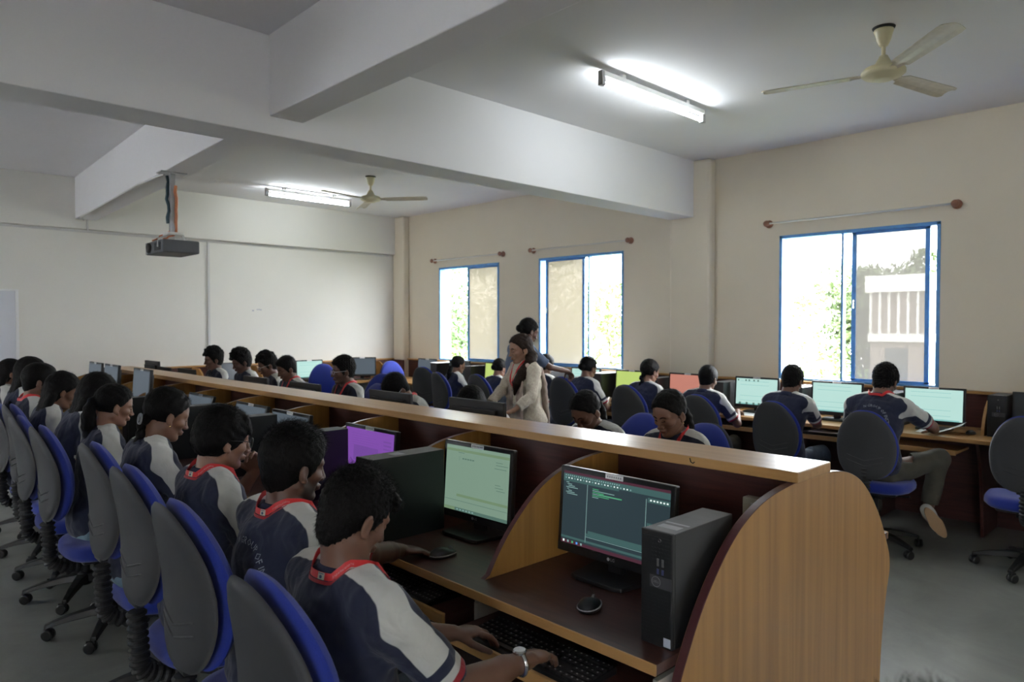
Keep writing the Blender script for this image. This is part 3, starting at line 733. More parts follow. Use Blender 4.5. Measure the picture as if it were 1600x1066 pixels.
def make_chair(label, loc, rz):
    r = thing('office_chair', label, 'chair', loc, rz, None)
    mc, ms_ = backrest_meshes()
    b_ = mc.obj('backrest', M_BLUE, r, smooth=True)
    ms_.obj('back_shell', M_SHELL, b_, smooth=True)
    # seat cushion
    vs = []; fs = []; n = 40
    prof = [(.0, .0, 0), (.93, 0, 0), (.99, .012, 0), (1.0, .03, 0), (.985, .052, 0), (.94, .066, 0), (.8, .074, 0), (.5, .070, 0), (.0, .066, 0)]
    for s, z, _ in prof:
        for k in range(n):
            a = 2*PI*k/n; c, s2 = math.cos(a), math.sin(a); e = 2/3.2
            x = (abs(c)**e)*(1 if c > 0 else -1)*.23*s; y = (abs(s2)**e)*(1 if s2 > 0 else -1)*(.235 if x > -.1 else .225)*s
            zz = z-(.025*max(0, x-.12)/.1*(1 if z > .03 else .6))
            vs.append((x, y, .415+zz))
    for i in range(len(prof)-1):
        for k in range(n): fs.append((i*n+k, i*n+(k+1) % n, (i+1)*n+(k+1) % n, (i+1)*n+k))
    MB().add(vs, fs).obj('seat', M_BLUE, r, smooth=True)
    MB().box(-.17, .17, -.16, .16, .395, .418).obj('seat_pan', M_BLK, r, bevel=.008)
    MB().box(-.10, .08, -.06, .06, .355, .397).tube([(.0, -.06, .375), (.0, -.17, .375), (.0, -.21, .38)], .006, 8).obj('tilt_mechanism', M_BLK, r, bevel=.006)
    # bellows sleeve over the back bar
    pts = []
    for q in np.linspace(0, 1, 60):
        a = q
        if a < .5: p = (-.285+.02*a, 0, .60-.36*a)
        else:
            u = (a-.5)/.5*PI/2; p = (-.275+.13*math.sin(u)*1.1, 0, .42-.055*math.sin(u)-.0)
            p = (-.275+.16*(1-math.cos(u)), 0, .42-.07*math.sin(u))
        pts.append(p)
    rr = [.026+.007*(1 if i % 4 in (1, 2) else 0) for i in range(60)]
    MB().tube(pts, rr, 14).obj('bellows', M_BLKM, r, smooth=False)
    MB().box(-.30, -.27, -.045, .045, .56, .68).obj('back_bracket', M_BLK, r, bevel=.006)
    MB().tube([(0, 0, .10), (0, 0, .23)], .027, 16).tube([(0, 0, .23), (0, 0, .36)], .015, 12).obj('gas_lift', M_BLK, r, smooth=False)
    MB().lathe([(.035, .06), (.045, .075), (.045, .12), (.032, .135), (.0, .135)], n=20).obj('base_hub', M_BLK, r, smooth=True)
    for k in range(5):
        a = 2*PI*k/5+.4; R = Matrix.Rotation(a, 4, 'Z')
        mb = MB(); st = [(.03, .040, .085, .125), (.10, .030, .085, .122), (.20, .024, .075, .105), (.27, .020, .064, .086), (.30, .017, .056, .076)]
        vs = []
        for x, hw, z0, z1 in st: vs += [(x, -hw, z0), (x, hw, z0), (x, hw*.75, z1), (x, -hw*.75, z1)]
        fs = [(3, 2, 1, 0)]
        for i in range(len(st)-1):
            for j in range(4): fs.append((i*4+j, i*4+(j+1) % 4, (i+1)*4+(j+1) % 4, (i+1)*4+j))
        e = (len(st)-1)*4; fs.append((e, e+1, e+2, e+3))
        leg = mb.add(vs, fs, 0, R).obj('leg', M_BLK, r, bevel=.005)
        ca = random.Random(k).uniform(0, 6)
        Mw = R @ Matrix.Translation((.295, 0, 0)) @ Matrix.Rotation(ca, 4, 'Z')
        mb = MB()
        for s in (-1, 1):
            mb.lathe([(0, -.009), (.022, -.009), (.027, -.005), (.027, .005), (.022, .009), (0, .009)], c=(0, 0, 0), n=18, M=Mw @ Matrix.Translation((-.014, s*.013, .027)) @ Matrix.Rotation(PI/2, 4, 'X'))
        mb.box(-.034, .006, -.004, .004, .025, .056, 0, Mw).tube([Mw @ Vector((0, 0, .04)), Mw @ Vector((0, 0, .065))], .006, 8)
        mb.obj('caster', M_BLK, leg, smooth=False)
    return r

# ================================================================== people
# a small distance-field mesher: bodies are grown as ONE smooth surface
def nv(v): v = np.asarray(v, float); return v/max(1e-9, np.linalg.norm(v))
class Field:
    def __init__(s): s.P = []
    def ell(s, c, rad, R=None, k=.01, sub=False):
        c = np.asarray(c, float); rad = np.asarray(rad, float)
        s.P.append(('e', c, rad, np.eye(3) if R is None else np.asarray(R), k, sub, c, rad.max())); return s
    def cone(s, a, b, ra, rb, k=.01, sub=False, cut=False, flat=None):
        a = np.asarray(a, float); b = np.asarray(b, float)
        s.P.append(('c', a, b, (ra, rb, cut, flat), k, sub, (a+b)/2, np.linalg.norm(b-a)/2+max(ra, rb)*(1 if flat is None else max(1, flat[1])))); return s
    def plane(s, p, n, k=.004, within=None):
        """remove everything on the side n points to (inside sphere within=(c,r))"""
        s.P.append(('p', np.asarray(p, float), nv(n), None, k, True, np.zeros(3) if within is None else np.asarray(within[0], float), 9. if within is None else within[1])); return s
    def wave(s, amp, freq, seed=0, within=None):
        s.P.append(('w', amp, freq, seed, 0, False, np.zeros(3) if within is None else np.asarray(within[0], float), 9. if within is None else within[1])); return s
    def bounds(s):
        A = [p for p in s.P if not p[5] and p[0] in 'ec']
        lo = np.min([p[6]-p[7] for p in A], 0)-.03; hi = np.max([p[6]+p[7] for p in A], 0)+.03
        return lo, hi
    def __call__(s, X, m=.07):
        d = np.full(len(X), 1.)
        for p in s.P:
            ty = p[0]; c, r = p[6], p[7]
            if r < 8:
                sel = np.nonzero(((X-c)**2).sum(1) < (r+m)**2)[0]
                if len(sel) == 0: continue
                Q = X[sel]
            else: sel = slice(None); Q = X
            if ty == 'e':
                L = (Q-p[1]) @ p[3]
                k0 = np.sqrt(((L/p[2])**2).sum(1)); k1 = np.sqrt(((L/p[2]**2)**2).sum(1))+1e-9
                di = k0*(k0-1)/k1
            elif ty == 'c':
                a, b = p[1], p[2]; ra, rb, cut, flat = p[3]; ba = b-a; L2 = ba@ba+1e-12
                t0 = ((Q-a)@ba)/L2; t = np.clip(t0, 0, 1)
                V = Q-a-t[:, None]*ba
                if flat is not None:   # squash factor along a direction: (dir, factor)
                    n, f = flat; q = V@n; V = V+np.outer(q*(1/f-1), n)
                di = np.sqrt((V**2).sum(1))-(ra+(rb-ra)*t)
                if cut: di = np.maximum(di, (t0-1)*math.sqrt(L2))
            elif ty == 'p':
                di = -((Q-p[1])@p[2])   # negative on the removed side
            elif ty == 'w':
                amp, fr, sd = p[1], p[2], p[3]
                x, y, z = (Q*fr).T
                wv = np.sin(x+1.7*np.sin(y*.7+sd)+sd)*np.sin(y*1.1+1.3*np.sin(z*.8+sd*2))+.6*np.sin(z*1.3+1.9*np.sin(x*.9-sd))
                d[sel] = d[sel]+amp*wv; continue
            k = p[4]; D = d[sel]
            if p[5]:
                di = -di; h = np.clip(.5-.5*(di-D)/k*-1, 0, 1) if False else None
                hh = np.maximum(k-np.abs(D-di), 0)/k; d[sel] = np.maximum(D, di)+hh*hh*k*.25
            else:
                hh = np.maximum(k-np.abs(D-di), 0)/k; d[sel] = np.minimum(D, di)-hh*hh*k*.25
        return d
def pack(I): return (I[:, 0]*4096+I[:, 1])*4096+I[:, 2]
def grow(F, h, proj=True):
    lo, hi = F.bounds(); n = np.ceil((hi-lo)/(8*h)).astype(int)+1
    g = np.stack(np.meshgrid(*[np.arange(k) for k in n], indexing='ij'), -1).reshape(-1, 3)
    d = F(lo+(g+.5)*8*h, .07+8*h); g = g[np.abs(d) < 8*h*.87*1.5+.012]
    off = np.stack(np.meshgrid(*[np.arange(4)]*3, indexing='ij'), -1).reshape(-1, 3)
    g = (g[:, None]*4+off).reshape(-1, 3); d = F(lo+(g+.5)*2*h); g = g[np.abs(d) < 2*h*.87*1.7+.002]
    off = np.stack(np.meshgrid(*[np.arange(2)]*3, indexing='ij'), -1).reshape(-1, 3)
    I = (g[:, None]*2+off).reshape(-1, 3)+1
    cor = off
    K = pack((I[:, None]+cor).reshape(-1, 3)); U, inv = np.unique(K, return_inverse=True)
    G = np.stack([U//(4096*4096), (U//4096) % 4096, U % 4096], -1)
    val = F(lo+(G-1)*h); V = val[inv].reshape(-1, 8)
    act = (V < 0).any(1) & (V >= 0).any(1); I = I[act]; V = V[act]
    edges = [(a, b) for a in range(8) for b in range(8) if a < b and np.abs(cor[a]-cor[b]).sum() == 1]
    acc = np.zeros((len(I), 3)); cnt = np.zeros(len(I))
    for a, b in edges:
        cr = (V[:, a] < 0) != (V[:, b] < 0)
        t = V[cr, a]/(V[cr, a]-V[cr, b]); acc[cr] += cor[a]+t[:, None]*(cor[b]-cor[a]); cnt[cr] += 1
    P = lo+(I-1+acc/cnt[:, None])*h
    if proj:
        for _ in range(1):
            e = h*.4; d0 = F(P); gr = np.stack([F(P+np.eye(3)[i]*e)-d0 for i in range(3)], -1)/e
            st = d0/np.maximum((gr**2).sum(1), .3); st = np.clip(st, -h*.5, h*.5)
            P = P-gr*st[:, None]
    key = pack(I); o = np.argsort(key); ks = key[o]
    def look(J):
        q = pack(J); i = np.searchsorted(ks, q); i = np.clip(i, 0, len(ks)-1); ok = ks[i] == q
        return np.where(ok, o[i], -1)
    faces = []
    idx = {(0, 0, 0): 0, (1, 0, 0): 4, (0, 1, 0): 2, (0, 0, 1): 1}
    for ax in range(3):
        ea = np.zeros(3, int); ea[ax] = 1; b_ = (ax+1) % 3; c_ = (ax+2) % 3
        eb = np.zeros(3, int); eb[b_] = 1; ec = np.zeros(3, int); ec[c_] = 1
        v0 = V[:, 0] < 0; v1 = V[:, idx[tuple(ea)]] < 0; m = v0 != v1
        J = I[m]; f = np.stack([look(J), look(J-eb), look(J-eb-ec), look(J-ec)], -1)
        flip = v0[m]; f[~flip] = f[~flip][:, ::-1]
        f = f[(f >= 0).all(1)]; faces.append(f)
    return P, np.concatenate(faces)
def np_mesh(name, P, Fc, mats, attrs=None, extra=None):
    """extra: list of (verts, faces(list of tuples), material index)"""
    nv_ = len(P); verts = P; me = bpy.data.meshes.new(name)
    me.vertices.add(nv_); me.vertices.foreach_set('co', np.asarray(verts, np.float32).ravel())
    Fc = np.asarray(Fc, np.int32)
    me.loops.add(Fc.size); me.loops.foreach_set('vertex_index', Fc.ravel())
    me.polygons.add(len(Fc)); me.polygons.foreach_set('loop_start', np.arange(len(Fc), dtype=np.int32)*Fc.shape[1])
    me.polygons.foreach_set('use_smooth', np.ones(len(Fc), bool))
    for m in (mats if isinstance(mats, (list, tuple)) else [mats]): me.materials.append(m)
    me.update(calc_edges=True); me.validate()
    for k, a in (attrs or {}).items():
        at = me.attributes.new(k, 'FLOAT', 'POINT'); at.data.foreach_set('value', np.asarray(a, np.float32))
    return me
def mobj(name, me, parent):
    o = bpy.data.objects.new(name, me); COL.objects.link(o); o.parent = parent; return o
def snap(F, P, off=0., it=6):
    P = np.array(P, float)
    for _ in range(it):
        d = F(P, .25); e = .002; g = np.stack([F(P+np.eye(3)[i]*e, .25)-d for i in range(3)], -1)/e
        n = g/np.maximum(np.linalg.norm(g, axis=1, keepdims=True), 1e-6)
        P = P-n*np.clip(d-off, -.05, .05)[:, None]
    return P, n

# ---- materials driven by per-vertex measures
def attr_node(t, name):
    a = t.nodes.new('ShaderNodeAttribute'); a.attribute_name = name; return a.outputs['Fac']
def mixc(t, fac, a, b):
    m = t.nodes.new('ShaderNodeMix'); m.data_type = 'RGBA'; t.links.new(fac, m.inputs['Factor'])
    for s, v in ((m.inputs[6], a), (m.inputs[7], b)):
        if isinstance(v, tuple): s.default_value = (*v, 1)
        else: t.links.new(v, s)
    return m.outputs[2]
def ramp01(t, v, lo, hi):
    r = t.nodes.new('ShaderNodeMapRange'); r.inputs['From Min'].default_value = lo; r.inputs['From Max'].default_value = hi
    t.links.new(v, r.inputs['Value']); return r.outputs[0]
def skin_mat(name, col, beard=.0):
    if name in MATS: return MATS[name]
    m, t, b = nt(name); tc = t.nodes.new('ShaderNodeTexCoord')
    n = t.nodes.new('ShaderNodeTexNoise'); n.inputs['Scale'].default_value = 22; n.inputs['Detail'].default_value = 4
    t.links.new(tc.outputs['Object'], n.inputs['Vector'])
    c = mixc(t, n.outputs['Fac'], tuple(x*.82 for x in col), tuple(min(1, x*1.12) for x in col))
    c = mixc(t, attr_node(t, 'lip'), c, (col[0]*.75, col[1]*.42, col[2]*.42))
    if beard: c = mixc(t, attr_node(t, 'beard'), c, tuple(x*(1-beard)+.004 for x in col))
    t.links.new(c, b.inputs['Base Color']); b.inputs['Roughness'].default_value = .48
    b.inputs['Subsurface Weight'].default_value = .08; b.inputs['Subsurface Radius'].default_value = (.8, .3, .15); b.inputs['Subsurface Scale'].default_value = .008
    MATS[name] = m; return m
def shirt_mat(name, navy=(.0125, .016, .040), white=(.50, .50, .47), red=(.30, .012, .022), bands=True):
    if name in MATS: return MATS[name]
    m, t, b = nt(name); tc = t.nodes.new('ShaderNodeTexCoord')
    n = t.nodes.new('ShaderNodeTexNoise'); n.inputs['Scale'].default_value = 9; n.inputs['Detail'].default_value = 5
    t.links.new(tc.outputs['Object'], n.inputs['Vector'])
    nav = mixc(t, n.outputs['Fac'], tuple(x*.8 for x in navy), tuple(x*1.2 for x in navy))
    if bands:
        p = ramp01(t, attr_node(t, 'panel'), -.0012, .0012); c = mixc(t, p, nav, white)
        s = attr_node(t, 'sleeve')
        for a, z, col in ((.68, .80, navy), (.80, .90, white), (.90, 1.02, red), (.975, 1.1, navy)):
            u = ramp01(t, s, a-.004, a+.004); c = mixc(t, u, c, col)
        pp = ramp01(t, attr_node(t, 'piping'), .0, .0016); c = mixc(t, pp, c, tuple(x*1.5 for x in navy))
    else: c = nav
    t.links.new(c, b.inputs['Base Color']); b.inputs['Roughness'].default_value = .9; b.inputs['Sheen Weight'].default_value = .15
    n2 = t.nodes.new('ShaderNodeTexNoise'); n2.inputs['Scale'].default_value = 700
    n3 = t.nodes.new('ShaderNodeTexNoise'); n3.inputs['Scale'].default_value = 14; n3.inputs['Distortion'].default_value = 1.2; n3.inputs['Detail'].default_value = 2
    for q in (n2, n3): t.links.new(tc.outputs['Object'], q.inputs['Vector'])
    b1 = t.nodes.new('ShaderNodeBump'); b1.inputs['Strength'].default_value = .25; b1.inputs['Distance'].default_value = .001
    b2 = t.nodes.new('ShaderNodeBump'); b2.inputs['Strength'].default_value = .5; b2.inputs['Distance'].default_value = .012
    t.links.new(n2.outputs['Fac'], b1.inputs['Height']); t.links.new(n3.outputs['Fac'], b2.inputs['Height']); t.links.new(b2.outputs[0], b1.inputs['Normal']); t.links.new(b1.outputs[0], b.inputs['Normal'])
    MATS[name] = m; return m
def hair_mat(name='black hair', col=(.0042, .0036, .0034)):
    if name in MATS: return MATS[name]
    m, t, b = nt(name); tc = t.nodes.new('ShaderNodeTexCoord'); mp = t.nodes.new('ShaderNodeMapping'); mp.inputs['Scale'].default_value = (1, 1, .22)
    t.links.new(tc.outputs['Object'], mp.inputs[0])
    n = t.nodes.new('ShaderNodeTexNoise'); n.inputs['Scale'].default_value = 260; n.inputs['Detail'].default_value = 3; n.inputs['Distortion'].default_value = .6
    t.links.new(mp.outputs[0], n.inputs['Vector'])
    c = mixc(t, n.outputs['Fac'], tuple(x*.5 for x in col), tuple(x*1.9 for x in col)); t.links.new(c, b.inputs['Base Color'])
    bp = t.nodes.new('ShaderNodeBump'); bp.inputs['Strength'].default_value = .55; bp.inputs['Distance'].default_value = .003
    t.links.new(n.outputs['Fac'], bp.inputs['Height']); t.links.new(bp.outputs[0], b.inputs['Normal'])
    b.inputs['Roughness'].default_value = .60; b.inputs['Specular IOR Level'].default_value = .12
    MATS[name] = m; return m
SK_DARK = (.135, .062, .038); SK_MID = (.19, .092, .056); SK_LIGHT = (.27, .135, .085)
M_SHIRT = shirt_mat('navy and white raglan jersey')
M_NAVYC = mat('navy collar knit', (.014, .018, .048), .9, bump=.3, bscale=900)
M_RED = mat('red lanyard ribbon', (.58, .018, .022), .5)
M_RED2 = mat('dark red ribbon underside', (.30, .012, .02), .6)
M_JEAN = mat('grey blue jeans', (.075, .10, .14), .85, noise=.35, nscale=30)
M_LJEAN = mat('pale blue jeans', (.20, .30, .38), .85, noise=.25, nscale=30)
M_OLIVE = mat('olive grey trousers', (.075, .070, .052), .9, noise=.2, nscale=20)
M_DARKT = mat('dark trousers', (.018, .020, .030), .9)
M_SHOE = mat('white canvas shoe', (.50, .48, .44), .7)
M_SOLE = mat('tan rubber sole', (.42, .27, .15), .6)
M_EYEW = mat('eye white', (.55, .52, .48), .25)
M_IRIS = mat('dark iris', (.015, .008, .006), .15)
M_BROW = hair_mat()
M_GOLD = mat('gold', (.75, .55, .25), .25, metal=1.)
M_GLASSF = mat('black glasses frame', (.015, .015, .016), .3)

def rotm(yaw, pitch, roll):
    """columns: forward, left, up (pitch>0 looks down)"""
    cy, sy = math.cos(yaw), math.sin(yaw); cp, sp = math.cos(pitch), math.sin(pitch); cr, sr = math.cos(roll), math.sin(roll)
    Rz = np.array([[cy, -sy, 0], [sy, cy, 0], [0, 0, 1]]); Ry = np.array([[cp, 0, sp], [0, 1, 0], [-sp, 0, cp]]); Rx = np.array([[1, 0, 0], [0, cr, -sr], [0, sr, cr]])
    return Rz@Ry@Rx
def ik(S, W, a, b, pole):
    S, W = np.asarray(S, float), np.asarray(W, float); v = W-S; L = min(np.linalg.norm(v), (a+b)*.995); d = nv(v)
    x = (a*a-b*b+L*L)/(2*L); y = math.sqrt(max(a*a-x*x, 0)); p = np.asarray(pole, float); p = nv(p-d*(p@d))
    return S+d*x+p*y, S+d*L

HR = math.radians
def person(label, head, facing=0., ztop=None, lean=8, hunch=12, hp=22, hy=0, hr=0, hands=None, hand_kind=None, hair='short', skin=SK_MID, beard=0.,
           h=.009, female=False, stand=False, lanyard=True, trousers=None, top='polo', eyes=False, glasses=None, extra_hair=0, girth=1., group=None, text=False,
           feet=None, back_arm=None, seed=0, hairm=None, cap=1.0, watch=False, legs_out=0., shoes=None, shirtm=None, hsize=1., nf=.35, nl=0., slv=.80):
    """head=(x,y) world position of the head centre; everything is grown in a frame whose +X is the way the sitter faces"""
    s0 = .915 if female else .97
    # skeleton at scale 1 in local frame with hips at x=0
    def spine(L): return np.array([math.sin(L), 0, math.cos(L)])
    l1 = HR(lean); l2 = HR(lean+hunch)
    hz_ = .575 if not stand else .93
    hip = np.array([0, 0, hz_]); mid = hip+.25*spine(l1); chest = mid+.13*spine(l2); nb = mid+.255*spine(l2)
    ln = HR(lean+hunch+hp*.35); nd = spine(ln)
    Rh = rotm(HR(hy), HR(hp), HR(hr)); hc = nb+spine(HR(lean+hunch+hp*nf))*(.143+nl)+Rh@np.array([.018, 0, .012])
    top_z = (hc+Rh@np.array([-.02, 0, .118]))[2]+{'fade': .052, 'short': .020+.022*cap, 'bowl': .038, 'bushy': .078, 'curly': .066, 'spiky': .050}.get(hair, .022 if hair != 'bun' else .012)
    S = 1.
    if ztop: S = ztop/top_z
    fa = facing; Rf = np.array([[math.cos(fa), -math.sin(fa), 0], [math.sin(fa), math.cos(fa), 0], [0, 0, 1]])
    org = np.array([head[0], head[1], 0.])-Rf@(np.array([hc[0], hc[1], 0])*S)
    r = thing('person', label, 'person', tuple(org), fa, group)
    def toL(wp): return (Rf.T@(np.asarray(wp, float)-org))/S
    sw = (.178 if not female else .155)*girth
    shc = mid+.215*spine(l2)
    B = Field(); A = []    # A: arm chains
    g = girth*(1 if not female else .90)
    R1 = rotm(0, l1, 0); R2 = rotm(0, l2, 0)
    def torso(F, inf, k=.05):
        F.ell(hip+np.array([-.01, 0, .02]), (.125*g+inf, .168*g+inf, .125+inf), R1, k)
        F.ell(hip+.14*spine(l1)+np.array([.005, 0, 0]), (.108*g+inf, .148*g+inf, .16+inf), R1, k)
        F.ell(chest+R2@np.array([.0, 0, -.03]), (.112*g+inf, .162*g+inf, .185+inf), R2, k)
        if female: 
            for s in (-1, 1): F.ell(chest+R2@np.array([.085, s*.065, .0]), (.05+inf, .055+inf, .055+inf), R2, .04)
        F.cone(shc+np.array([0, -sw*.80, -.005]), shc+np.array([0, sw*.80, -.005]), .056+inf, .056+inf, k)
        for s in (-1, 1): F.cone(nb+nd*.015+np.array([0, s*.025, 0]), shc+np.array([-.005, s*sw*.75, .025]), .042+inf*.8, .040+inf, .035)
    torso(B, 0)
    elbows = {}
    for s, key in ((1, 'L'), (-1, 'R')):
        SH = shc+np.array([.005, s*sw, -.008])
        tgt = None if hands is None else hands.get(key)
        if tgt is None:
            W = SH+np.array([.12, s*.03, -.42]) if not stand else SH+np.array([.06, s*.05, -.50])
            dr = np.array([.5, 0, -.8]) if not stand else np.array([.15, 0, -1]); pn = np.array([.2, s*1., .1]); kind = 'relax'
            if not stand: W = np.array([hip[0]+.24, s*.13, hip[2]+.10]); dr = np.array([1, 0, -.15]); pn = np.array([0, 0, 1.])
            pole = np.array([-.6, s*.5, -.6])
        else:
            W = toL(tgt['w']); dr = Rf.T@np.asarray(tgt.get('d', (1, 0, 0)), float); pn = Rf.T@np.asarray(tgt.get('n', (0, 0, 1)), float); kind = tgt.get('k', 'type')
            pole = Rf.T@np.asarray(tgt['p'], float) if 'p' in tgt else np.array([-.5, s*.55, -.7])
        ua, fa_ = (.275, .245) if not female else (.255, .225)
        E, W2 = ik(SH, W, ua, fa_, pole); W = W2
        elbows[key] = (SH, E, W)
        af = .88 if female else 1.
        B.cone(SH, E, .047*af*g, .037*af*g, .03); B.cone(E, E*.35+W*.65, .038*af*g, .031*af*g, .012); B.cone(E*.35+W*.65, W, .031*af*g, .0245*af, .01)
        # hand
        X = nv(dr); Z = nv(pn-X*(pn@X)); Y = np.cross(Z, X); T = -Y*s; R = np.stack([X, Y, Z], -1); fs = .92 if female else 1.
        B.ell(W+X*.048*fs, (.050*fs, .038*fs, .0155), R, .012)
        B.ell(W+X*.030*fs+T*.014, (.035*fs, .024*fs, .016), R, .010)
        curl = {'type': (22, 28, 18), 'relax': (18, 22, 14), 'mouse': (14, 16, 10), 'fist': (62, 70, 45), 'chin': (45, 50, 30), 'grip': (48, 45, 30)}[kind]
        for q, (lat, ln_, cf) in enumerate(((.029, .072, .85), (.010, .080, 1.), (-.010, .074, 1.05), (-.028, .058, 1.15))):
            p = W+(X*.086+T*lat)*fs-Z*.002; spread = (lat*1.6); dirf = nv(X+T*spread); a = 0
            rr_ = .0098 if q < 3 else .0085
            if female: rr_ *= .88
            for j, fr in enumerate((.46, .30, .24)):
                a += HR(curl[j]*cf*(1+.12*((q*7+seed) % 3-1))); dd = dirf*math.cos(a)-Z*math.sin(a); p2 = p+dd*ln_*fr*fs
                B.cone(p, p2, rr_*(1-.09*j), rr_*(1-.09*(j+1)), .0045 if j == 0 else .002); p = p2
        p = W+(X*.022+T*.024)*fs-Z*.006; dd = nv(X*.62+T*.72-Z*.30)
        for j, (ln_, rr_) in enumerate(((.040, .0125), (.032, .0105), (.026, .0092))):
            p2 = p+dd*ln_*fs; B.cone(p, p2, rr_*fs, rr_*fs*.9, .008 if j == 0 else .002); p = p2; dd = nv(dd+X*.30-T*.12-Z*.05)
    # legs
    kn = {}
    for s, key in ((1, 'L'), (-1, 'R')):
        Hh = hip+np.array([.0, s*.088, -.03])
        if stand: K = Hh+np.array([.02, s*.01, -.42]); An = K+np.array([-.03, 0, -.40])
        else:
            K = Hh+np.array([.40, s*(.06+legs_out), .03]); K[2] = max(K[2], .52/S*1.0)
            An = np.array([K[0]+.02, K[1], .10/S])
            if feet and key in feet:
                An = toL(feet[key]['a']); K, An = ik(Hh, An, .41, .40, Rf.T@np.asarray(feet[key].get('p', (1, 0, .3)), float))
        kn[key] = (Hh, K, An)
        B.cone(Hh, K, .082*g, .054, .05); B.cone(K, K*.6+An*.4, .053, .050, .02); B.cone(K*.6+An*.4, An, .050, .034, .02)
        fd = np.array([1., 0, 0])
        if feet and key in feet and 'd' in feet[key]: fd = nv(Rf.T@np.asarray(feet[key]['d'], float))
        B.cone(An+np.array([0, 0, -.03]), An+fd*.13+np.array([0, 0, -.055])*(1 if abs(fd[2]) < .5 else 0), .035, .028, .02)
        kn[key+'f'] = fd; kn[key+'n'] = None if not (feet and key in feet and 'n' in feet[key]) else -nv(Rf.T@np.asarray(feet[key]['n'], float))
    # neck and head
    nk = .045 if female else .056
    hs = hsize
    def HP(x, y, z): return hc+Rh@(np.array([x, y, z])*hs)
    B.cone(nb-nd*.02, HP(-.022, 0, -.045), nk*1.05, nk*.95, .03)
    B.cone(nb, HP(-.03, 0, -.03), nk*.9, nk*.95, .02)
    def hell(F, c, rad, k=.02, R=None, sub=False, inf=0.): F.ell(HP(*c), tuple(x*hs+inf for x in rad), Rh if R is None else Rh@R, k, sub)
    def skull(F, inf=0.):
        hell(F, (-.014, 0, .032), (.094, .076, .083), .02, inf=inf)
        hell(F, (.020, 0, .028), (.068, .068, .070), .02, inf=inf)
    skull(B)
    jw = .86 if female else 1.
    hell(B, (.026, 0, -.030), (.060, .056*jw, .072), .025)
    B.cone(HP(-.002, .052*jw, -.052), HP(.058, .017, -.094), .018*hs, .015*hs, .022); B.cone(HP(-.002, -.052*jw, -.052), HP(.058, -.017, -.094), .018*hs, .015*hs, .022)
    hell(B, (.068, 0, -.092), (.019, .022, .016), .015)
    for s in (-1, 1):
        hell(B, (.056, s*.040, -.022), (.024, .022, .018), .018)
        B.cone(HP(.080, s*.012, .022), HP(.068, s*.048, .022), .0085, .009, .012)
    B.cone(HP(.084, 0, .022), HP(.103 if not female else .100, 0, -.024), .0075*hs, (.0115 if not female else .0098)*hs, .012)
    hell(B, (.107, 0, -.030), (.011, .011, .009), .006)
    for s in (-1, 1): hell(B, (.096, s*.0125, -.034), (.011, .008, .0075), .005)
    for s in (-1, 1):
        hell(B, (.089, s*.032, .004), (.015, .018, .011), .010, sub=True)
        hell(B, (.069, s*.032, .003), (.0155, .0165, .0135), .004)     # lids over the eyeball
    hell(B, (.084, 0, -.060), (.014, .022, .014), .010)
    hell(B, (.0915, 0, -.0555), (.0095, .0215, .0048), .0035); hell(B, (.0905, 0, -.066), (.0098, .018, .0055), .0035)
    B.cone(HP(.102, -.018, -.0605), HP(.102, .018, -.0605), .0016, .0016, .003, sub=True)
    for s in (-1, 1):
        Re = rotm(s*-.35, .15, 0)
        hell(B, (-.006, s*.079, -.010), (.019, .0075, .032), .006, Re); hell(B, (.001, s*.0865, -.006), (.010, .005, .019), .004, Re, sub=True)
        hell(B, (.004, s*.077, -.036), (.008, .006, .009), .005)
    P, Fc = grow(B, h)
    L = (P-hc)@Rh/hs     # head-local
    lip = np.exp(-(((L[:, 0]-.094)/.012)**2+(L[:, 1]/.020)**2*1.0+((L[:, 2]+.0605)/.0085)**2)**2)
    bd = np.clip((-.030-L[:, 2]+.9*np.maximum(0, .035-L[:, 0]))/.02, 0, 1)*np.clip((L[:, 0]+.005)/.02, 0, 1)*(np.linalg.norm(L, axis=1) < .16)*(L[:, 2] > -.125)
    if beard: bd = bd*(1-np.exp(-(((L[:, 1])/.024)**2+((L[:, 2]+.060)/.010)**2)**2)); bd = np.clip(bd, 0, 1)
    att = {'lip': lip, 'beard': bd}
    sm = skin_mat('skin '+('%.3f %.2f' % (skin[0], beard)), skin, beard)
    P = P*S
    me = np_mesh('body', P, Fc, sm, att); mobj('body', me, r)
    # ------------- hair
    H = Field(); hm = hairm or hair_mat()
    def hcap(th, ztop_=.012, fr=.0, k=.012):
        H.ell(HP(-.018-fr*.2, 0, .036+ztop_*.3), ((.094+th)*hs, (.076+th)*hs, (.083+th+ztop_)*hs), Rh, .01)
        H.ell(HP(.014, 0, .034+ztop_*.3), ((.072+th)*hs, (.070+th*.9)*hs, (.070+th+ztop_)*hs), Rh, .02)
    def cutface(px=.050, pz=.040, nx=.85, nz=-.53, k=.008): H.plane(HP(px, 0, pz), Rh@np.array([nx, 0, nz]), k, (HP(.09, 0, -.02), .13))
    if hair in ('short', 'fade', 'curly', 'bushy', 'flop', 'spiky', 'bowl'):
        th = {'short': .009, 'fade': .006, 'curly': .014, 'bushy': .021, 'flop': .013, 'spiky': .009, 'bowl': .018}[hair]*cap
        tp = {'short': .010, 'fade': .016, 'curly': .020, 'bushy': .026, 'flop': .014, 'spiky': .016, 'bowl': .018}[hair]*cap
        hcap(th, tp)
        if hair == 'bowl': hell(H, (-.040, 0, -.005), (.078, .088, .075), .03)
        if hair != 'bowl': hell(H, (-.038, 0, -.032), (.058+th*.4, .057+th*.3, .066), .02)
        H.plane(HP(-.02, 0, -.088 if hair != 'bowl' else -.072), Rh@np.array([.42, 0, -1]), .012)
        cutface(.056 if hair not in ('flop', 'bowl') else .075, .035, .88, -.48)
